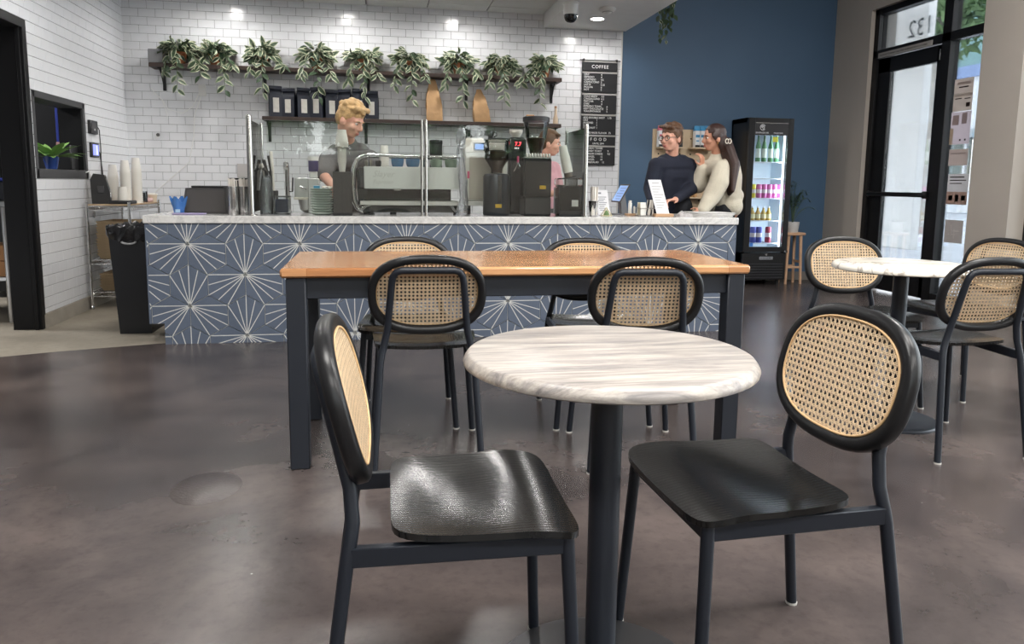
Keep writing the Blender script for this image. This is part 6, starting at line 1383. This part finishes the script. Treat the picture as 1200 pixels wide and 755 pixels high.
for i, px_ in enumerate((888.3, 894.4, 900.5, 906.6, 912.6)): can(px_, 2, srgb(206, 112, 172), ('first', 'second', 'third', 'fourth', 'fifth')[i]+' pink drink can from the left on the middle fridge shelf')
for i, px_ in enumerate((884, 891)): can(px_, 4, srgb(84, 96, 190), ('left', 'right')[i]+' blue drink can on the lowest fridge shelf', h=.175, r=.034)
can(902, 4, srgb(170, 70, 90), 'red drink can on the lowest fridge shelf', h=.175, r=.034)
def bottle(px_, zi, h, r, glass_, cap_, label, y=.12, lab=None):
    x = onY(px_, 240, FY+y).x; t = thing('drink_bottle', label, 'bottle', (x, FY+y, SHZ[zi]+.0005), 0, 'bottles in the drinks fridge')
    MB().lathe([(r*.85, 0), (r, .006), (r, h*.52), (r*.42, h*.76), (r*.38, h*.93), (0, h*.93)], 16).build('bottle_body', glass_, t); MB().lathe([(r*.46, h*.91), (r*.46, h), (0, h)], 12).build('cap', cap_, t); MB().lathe([(r*1.01, h*.14), (r*1.01, h*.46)], 16).build('label', lab or mat('pale_bottle_label', srgb(206, 216, 206), .5), t)
gb2 = mat('green_bottle', srgb(84, 136, 92), .15, spec=.6); cw_ = mat('white_cap', srgb(228, 230, 232), .4)
for i, px_ in enumerate((885, 892, 899.5, 906.5)): bottle(px_, 0, .31, .027, gb2, cw_, ('first', 'second', 'third', 'fourth')[i]+' green glass bottle from the left on the top fridge shelf')
amb = mat('amber_jar', srgb(178, 146, 60), .2)
for i, px_ in enumerate((882, 888.5, 895, 901)): bottle(px_, 3, .150, .029, amb, cw_, ('first', 'second', 'third', 'fourth')[i]+' squat amber bottle from the left on the fourth fridge shelf', lab=mat('cream_jar_label', srgb(214, 204, 160), .5))

# ------------------------------------------------------------------ stool with potted palm
beech = mat('natural_beech', srgb(196, 158, 128), .5, var=.10, vscale=9, bump=.08)
sx0, sx1 = onY(919, 273, 7.72).x, onY(941.5, 273, 7.72).x; SXc = (sx0+sx1)/2; szt = .578
st_ = thing('wooden_stool', 'small natural wood stool holding a potted palm beside the fridge', 'stool', (SXc, 7.76, 0)); hw = (sx1-sx0)/2
MB().box((0, 0, szt-.016), (hw*2, hw*2*.85, .032), .008).build('seat', beech, st_)
for a in (-1, 1):
    for b2 in (-1, 1): MB().tube([(a*hw*.78, b2*hw*.66, 0), (a*hw*.62, b2*hw*.55, szt-.03)], [.015, .018], 12).build('leg', beech, st_)
for b2 in (-1, 1): MB().box((0, b2*hw*.61, .19), (hw*1.40, .016, .026), .004).build('stretcher', beech, st_)
for a in (-1, 1): MB().box((a*hw*.69, 0, .25), (.016, hw*1.16, .026), .004).build('stretcher', beech, st_)
pl_ = thing('potted_palm', 'small palm in a plain white pot standing on the wooden stool', 'plant', (onY(928.5, 268, 7.74).x, 7.75, szt+.0005)); ph = .115
MB().lathe([(.062, 0), (.066, .004), (.078, ph), (.070, ph), (.068, ph-.012), (0, ph-.012)], 26).build('pot', mat('white_pot', srgb(214, 212, 210), .45), pl_); MB().lathe([(.068, ph-.011), (0, ph-.008)], 16).build('soil', soil, pl_)
palm = mat('palm_green', srgb(54, 76, 52), .5, var=.25, vscale=10); rd = random.Random(31)
for i in range(15):
    a = i*2.4+.3; reach = .07+.16*rd.random(); hgt = .30+.22*rd.random() - .5*max(0, reach-.15)
    if i == 3: a, reach, hgt = -.1, .24, .20
    if math.cos(a) < 0: reach = min(reach, .10)
    ca, sa = math.cos(a), math.sin(a)*.75; P = [Vector((0, 0, ph-.02)), Vector((ca*reach*.25, sa*reach*.25, ph+hgt*.6)), Vector((ca*reach*.65, sa*reach*.65, ph+hgt)), Vector((ca*reach, sa*reach, ph+hgt*.78))]
    m = MB(); pts = [P[0]*(1-q)**3+P[1]*3*q*(1-q)**2+P[2]*3*q*q*(1-q)+P[3]*q**3 for q in np.linspace(0, 1, 14)]; m.tube(pts, [.0035-.0002*j for j in range(14)], 5)
    for j in range(4, 14):
        tg = (pts[j]-pts[j-1]).normalized(); sd = tg.cross(Vector((0, 0, 1))); sd = sd.normalized() if sd.length > 1e-3 else Vector((1, 0, 0)); L = .085*(1-.5*abs(j-8)/6)
        for s_ in (-1, 1):
            d = (sd*s_*.75+tg*.75-Vector((0, 0, .25))).normalized(); w_ = d.cross(Vector((0, 0, 1))).normalized()*.0055; p = pts[j]; m.add([p, p+d*L*.5+w_, p+d*L, p+d*L*.5-w_], [(0, 1, 2, 3)])
    m.build('frond', palm, pl_, 0)

# ------------------------------------------------------------------ plywood display on the blue wall
YD = YB+.013; ply = mat('pale_plywood', srgb(206, 184, 154), .55, var=.07, vscale=4, bump=.05)
bx0, bx1 = onY(764.5, 160, YD).x, 3.80; bz0, bz1 = .80, onY(764.5, 151, YD).z
db = thing('display_board', 'pale plywood peg board with shelves on the blue wall behind two people', 'display board', (0, 0, 0))
MB().span((bx0, YD-.018, bz0), (bx1, YD, bz1), .002).build('panel', ply, db)
for i in range(6):
    for j in range(5): p = (bx0+.07+.125*i, YD-.0185, bz1-.10-.17*j); MB().cyl(p, (p[0], p[1]-.0012, p[2]), .009, n=10).build('peg_hole', mat('dark_peg_hole', (.01, .008, .006), .9), db)
zs1 = onY(780, 172.5, YD-.06).z; zs2 = onY(808, 231, YD-.06).z
for (a, b2, z_) in ((onY(768, 172, YD).x, onY(797, 172, YD).x, zs1), (onY(805, 172, YD).x, onY(829, 172, YD).x, zs1), (onY(768, 231, YD).x, 3.78, zs2)):
    MB().span((a, YD-.15, z_-.016), (b2, YD-.018, z_), .002).build('shelf', ply, db)
    for q in (.2, .8): MB().cyl((a+(b2-a)*q, YD-.02, z_-.024), (a+(b2-a)*q, YD-.10, z_-.024), .008, n=8).build('peg', ply, db)
def carton_(px0, px1, ytop, z_, base, top, label, y=YD-.09):
    a, b2 = onY(px0, 160, y).x, onY(px1, 160, y).x; h = onY(px0, ytop, y).z-z_; w2 = (b2-a)/2; t = thing('drink_carton', label, 'carton', ((a+b2)/2, y, z_+.0005), 0, 'cartons on the plywood shelves')
    MB().box((0, 0, h*.38), (w2*2, .07, h*.76), .002).build('carton_body', mat('carton_'+base[0], base[1], .5), t); MB().prism([(-.035, h*.76), (.035, h*.76), (.006, h*.96), (.006, h), (-.006, h), (-.006, h*.96)], -w2, w2, 'x').build('gable', mat('gable_'+top[0], top[1], .5), t)
    MB().box((0, -.0362, h*.52), (w2*1.7, .0015, h*.12)).box((0, -.0362, h*.3), (w2*1.2, .0015, h*.05)).build('print', mat('gable_'+top[0], top[1], .5), t); MB().box((0, -.0362, h*.06), (w2*1.9, .0015, h*.10)).build('dark_foot', black_m, t)
wc = ('white', srgb(226, 226, 226)); carton_(771, 777, 147, zs1, wc, ('pink', srgb(206, 110, 130)), 'white drink carton with a pink top on the left plywood shelf')
carton_(793.5, 799, 151, zs1, ('dark', srgb(60, 58, 58)), ('charcoal', srgb(50, 50, 52)), 'dark drink carton on the left plywood shelf, behind the man in navy')
for i, (a, b2) in enumerate(((813.5, 819), (819.5, 825), (825.5, 831))): carton_(a, b2, 147.5, zs1, wc, ('blue', srgb(64, 140, 186)), ('left', 'middle', 'right')[i]+' white drink carton with a blue top on the right plywood shelf')
for i, px_ in enumerate((809, 814)):
    x = onY(px_, 225, YD-.09).x; t = thing('paper_bag', ('left', 'right')[i]+' small brown bag on the low plywood shelf between the two people', 'paper bag', (x, YD-.09, zs2+.0005), 0, 'brown bags on the low plywood shelf'); MB().box((0, 0, .065), (.045, .06, .13), .01).build('pouch', kraft, t); MB().box((0, 0, .14), (.043, .02, .025), .004).build('folded_top', mat('kraft_tie', srgb(150, 112, 76), .7), t)
# ------------------------------------------------------------------ recessed ceiling lights
lamp_w = mat('lamp_diffuser', (1, 1, 1), .5, emit=(1, .97, .92), es=60)
def downlight(x, y, z, label, watts=16, rad=.062):
    t = thing('recessed_light', label, 'ceiling light', (x, y, z), 0, 'recessed ceiling downlights')
    MB().lathe([(rad, .004), (rad, -.004), (rad+.018, -.003), (rad+.02, .003)], 28).build('trim_ring', mat('lamp_trim_white', srgb(235, 235, 233), .4), t)
    MB().lathe([(0, .004), (rad, .004), (rad, -.001), (0, -.001)], 28).build('diffuser', lamp_w, t)
    L = bpy.data.lights.new('downlight', 'SPOT'); L.energy = watts; L.color = (1, .975, .945); L.spot_size = R(172); L.spot_blend = .5; L.shadow_soft_size = .06
    o = bpy.data.objects.new('lamp_glow', L); C.objects.link(o); o.parent = t; o.location = (0, 0, -.02)
downlight(2.195, 7.483, ZS, 'small round downlight shining in the lowered white soffit')
for i, x in enumerate((-1.40, -.27, .86)):
    downlight(x, 7.45, ZT, ('round recessed light over the back wall left end, mirrored in its tiles', 'round recessed light over the back wall shelf middle, mirrored in its tiles', 'round recessed light over the back wall near the soffit, mirrored in its tiles')[i])
for i, x in enumerate((-1.40, -.27, .86)):
    downlight(x, 5.6, ZT, ('round recessed light above the counter front, on the doorway side', 'round recessed light above the counter front, over the coffee machine', 'round recessed light above the counter front, next to the soffit')[i])
# broad fill lamps, added out of view to brighten the hall softly
for i, (x, y) in enumerate(((-.6, -1.6), (1.6, -1.6), (3.8, -1.6), (-.6, 1.4), (1.6, 1.4), (3.8, 1.4), (3.9, 3.8))):
    t = thing('added_panel_light', 'wide unseen light panel added to the high hall ceiling, '+('back row by the tiled side', 'back row in the middle', 'back row by the windows', 'middle row by the tiled side', 'middle row over the bistro table', 'middle row by the windows', 'alone over the entrance side')[i], 'ceiling light', (x, y, ZH-.02), 0, 'added light panels in the high ceiling')
    f_ = MB(); f_.box((0, 0, 0), (1.26, .66, .04), .005); f_.build('frame', mat('lamp_trim_white', srgb(235, 235, 233), .4), t)
    MB().box((0, 0, -.021), (1.18, .58, .004)).build('diffuser', mat('added_panel_diffuser', (1, 1, 1), .5, emit=(1, .98, .95), es=7), t)
    L = bpy.data.lights.new('added_panel_fill', 'AREA'); L.shape = 'RECTANGLE'; L.size = 1.18; L.size_y = .58; L.energy = 52; L.color = (1, .97, .93)
    o = bpy.data.objects.new('lamp_glow', L); C.objects.link(o); o.parent = t; o.location = (0, 0, -.03)
# ------------------------------------------------------------------ the street outside
pave = mat('street_paving', srgb(200, 202, 206), .8, var=.06, vscale=2, bump=.1)
struct(MB().span((5.7, -8, -.12), (60, 40, -.02)).span((-30, -40, -.12), (60, -3.6, -.02)).build('ground_outside', pave))
stucco = mat('white_stucco', srgb(236, 235, 232), .9, var=.04, vscale=3, bump=.5, bscale=90)
p1 = onX(1077, 150, 9.5)
tag(MB().span((9.5, p1.y, -.02), (9.66, p1.y+2.6, 4.35), .01).build('stucco_pillar', stucco), 'white stucco pillar standing outside the entrance door', 'pillar')
cn = thing('canopy', 'slatted dark canopy over the pavement outside the entrance', 'canopy', (0, 0, 0))
sd = mat('dark_slat', (.03, .03, .035), .6)
for i in range(11): MB().span((5.62+i*.34, 4.4, 4.36), (5.80+i*.34, 14.0, 4.46)).build('slat', sd, cn)
MB().span((5.5, 12.6, 4.46), (9.4, 12.75, 4.58)).span((5.5, 4.8, 4.46), (9.4, 4.95, 4.58)).build('beam', sd, cn)
def leafy(name, label, x, y, h, r, n, seed, cat='tree', tr=.14):
    rd = random.Random(seed); t = thing(name, label, cat, (x, y, -.02), 0)
    tm = MB(); pts = [(0, 0, 0), (.05, .03, h*.3), (-.05, .05, h*.6), (.0, 0, h*.85)]; tm.tube(pts, [tr, tr*.85, tr*.7, tr*.3], 10)
    for i in range(7):
        a = rd.random()*6.28; z = h*(.35+.07*i); tm.tube([(0, 0, z), (math.cos(a)*r*.4, math.sin(a)*r*.4, z+r*.35), (math.cos(a)*r*.85, math.sin(a)*r*.85, z+r*.45)], [tr*.45, tr*.3, tr*.1], 6)
    tm.build('trunk', mat('grey_bark', srgb(170, 165, 158), .9, var=.2, bump=.6, bscale=20), t)
    lm = MB()
    for i in range(n):
        d = Vector((rd.gauss(0, 1), rd.gauss(0, 1), rd.gauss(0, .8))).normalized()*r*(.35+.65*rd.random()); c = Vector((0, 0, h*.56))+Vector((d.x, d.y, d.z*1.15))
        u = Vector((rd.gauss(0, 1), rd.gauss(0, 1), rd.gauss(0, 1))).normalized(); v = u.cross(Vector((rd.random(), rd.random(), 1))).normalized(); s = .11+.09*rd.random()
        lm.add([c-u*s, c-v*s*.5, c+u*s, c+v*s*.5], [(0, 1, 2, 3)])
    o = lm.build('foliage', mat('tree_leaf', srgb(104, 130, 84), .6, var=.3, vscale=1.5), t, 0); o['kind'] = 'stuff'
p2 = onX(1100, 60, 13.0)
leafy('street_tree', 'pale barked street tree with green leaves seen through the entrance glass', 13.0, p2.y, 9.3, 1.15, 900, 3)
for i, (x, y) in enumerate(((-3.4, -9.5), (.6, -9.5), (4.6, -9.5), (8.6, -9.5))):
    leafy('shade_tree', ('leafy tree outside the rear windows, behind the doorway side', 'leafy tree outside the rear windows, mirrored in the left glass pane', 'leafy tree outside the rear windows, mirrored in the right glass pane', 'leafy tree outside the rear windows, towards the entrance side')[i], x, y, 4.2+.3*(i % 3), 1.9, 5200, 20+i)
# building across the street
bd = thing('street_building', 'white shop building across the street with blue fascia and a dark storefront', 'building', (26, 0, 0))
wmat = mat('white_render', srgb(214, 218, 222), .8)
MB().span((0, 14, 0), (4, 48, 1.0)).span((0, 14, 3.6), (4, 48, 6.2)).build('wall', wmat, bd)
MB().span((-.12, 14, 6.0), (0, 48, 6.5)).build('fascia', mat('blue_fascia', srgb(130, 150, 190), .6), bd)
MB().span((-.3, 14, 3.35), (0, 48, 3.7)).build('awning', mat('grey_awning', srgb(150, 160, 165), .7), bd)
rd = random.Random(5)
for i in range(17):
    y = 14+i*2
    MB().span((.3, y+.08, 1.0), (.4, y+1.92, 3.4)).build('shop_window', mat('shop_glass_%d' % (i % 3), (srgb(80, 98, 100), srgb(60, 78, 82), srgb(110, 122, 118))[i % 3], .1), bd)
    MB().span((-.02, y-.06, 0), (.1, y+.06, 3.6)).build('pilaster', wmat, bd)
MB().span((0, 14, 6.2), (4, 48, 11)).build('upper_storey', mat('teal_glass', srgb(112, 150, 152), .3, var=.2, vscale=.6), bd)
p3 = onX(1079, 187, 25.85)
t3 = thing('ring_sign', 'round white ring sign hanging on the storefront across the street', 'sign', (25.85, p3.y, p3.z))
MB().tube([(0, .75*math.cos(a), .75*math.sin(a)) for a in np.linspace(0, 2*PI, 33)[:-1]], .07, 8, closed=True).build('ring', mat('sign_white', (.9, .9, .9), .5), t3)
MB().span((-.03, -.1, -.4), (.03, .1, .4)).span((-.03, -.45, -.06), (.03, .45, .06)).span((0, -.03, -.03), (.46, .03, .03)).build('emblem', mat('sign_white', (.9, .9, .9), .5), t3)
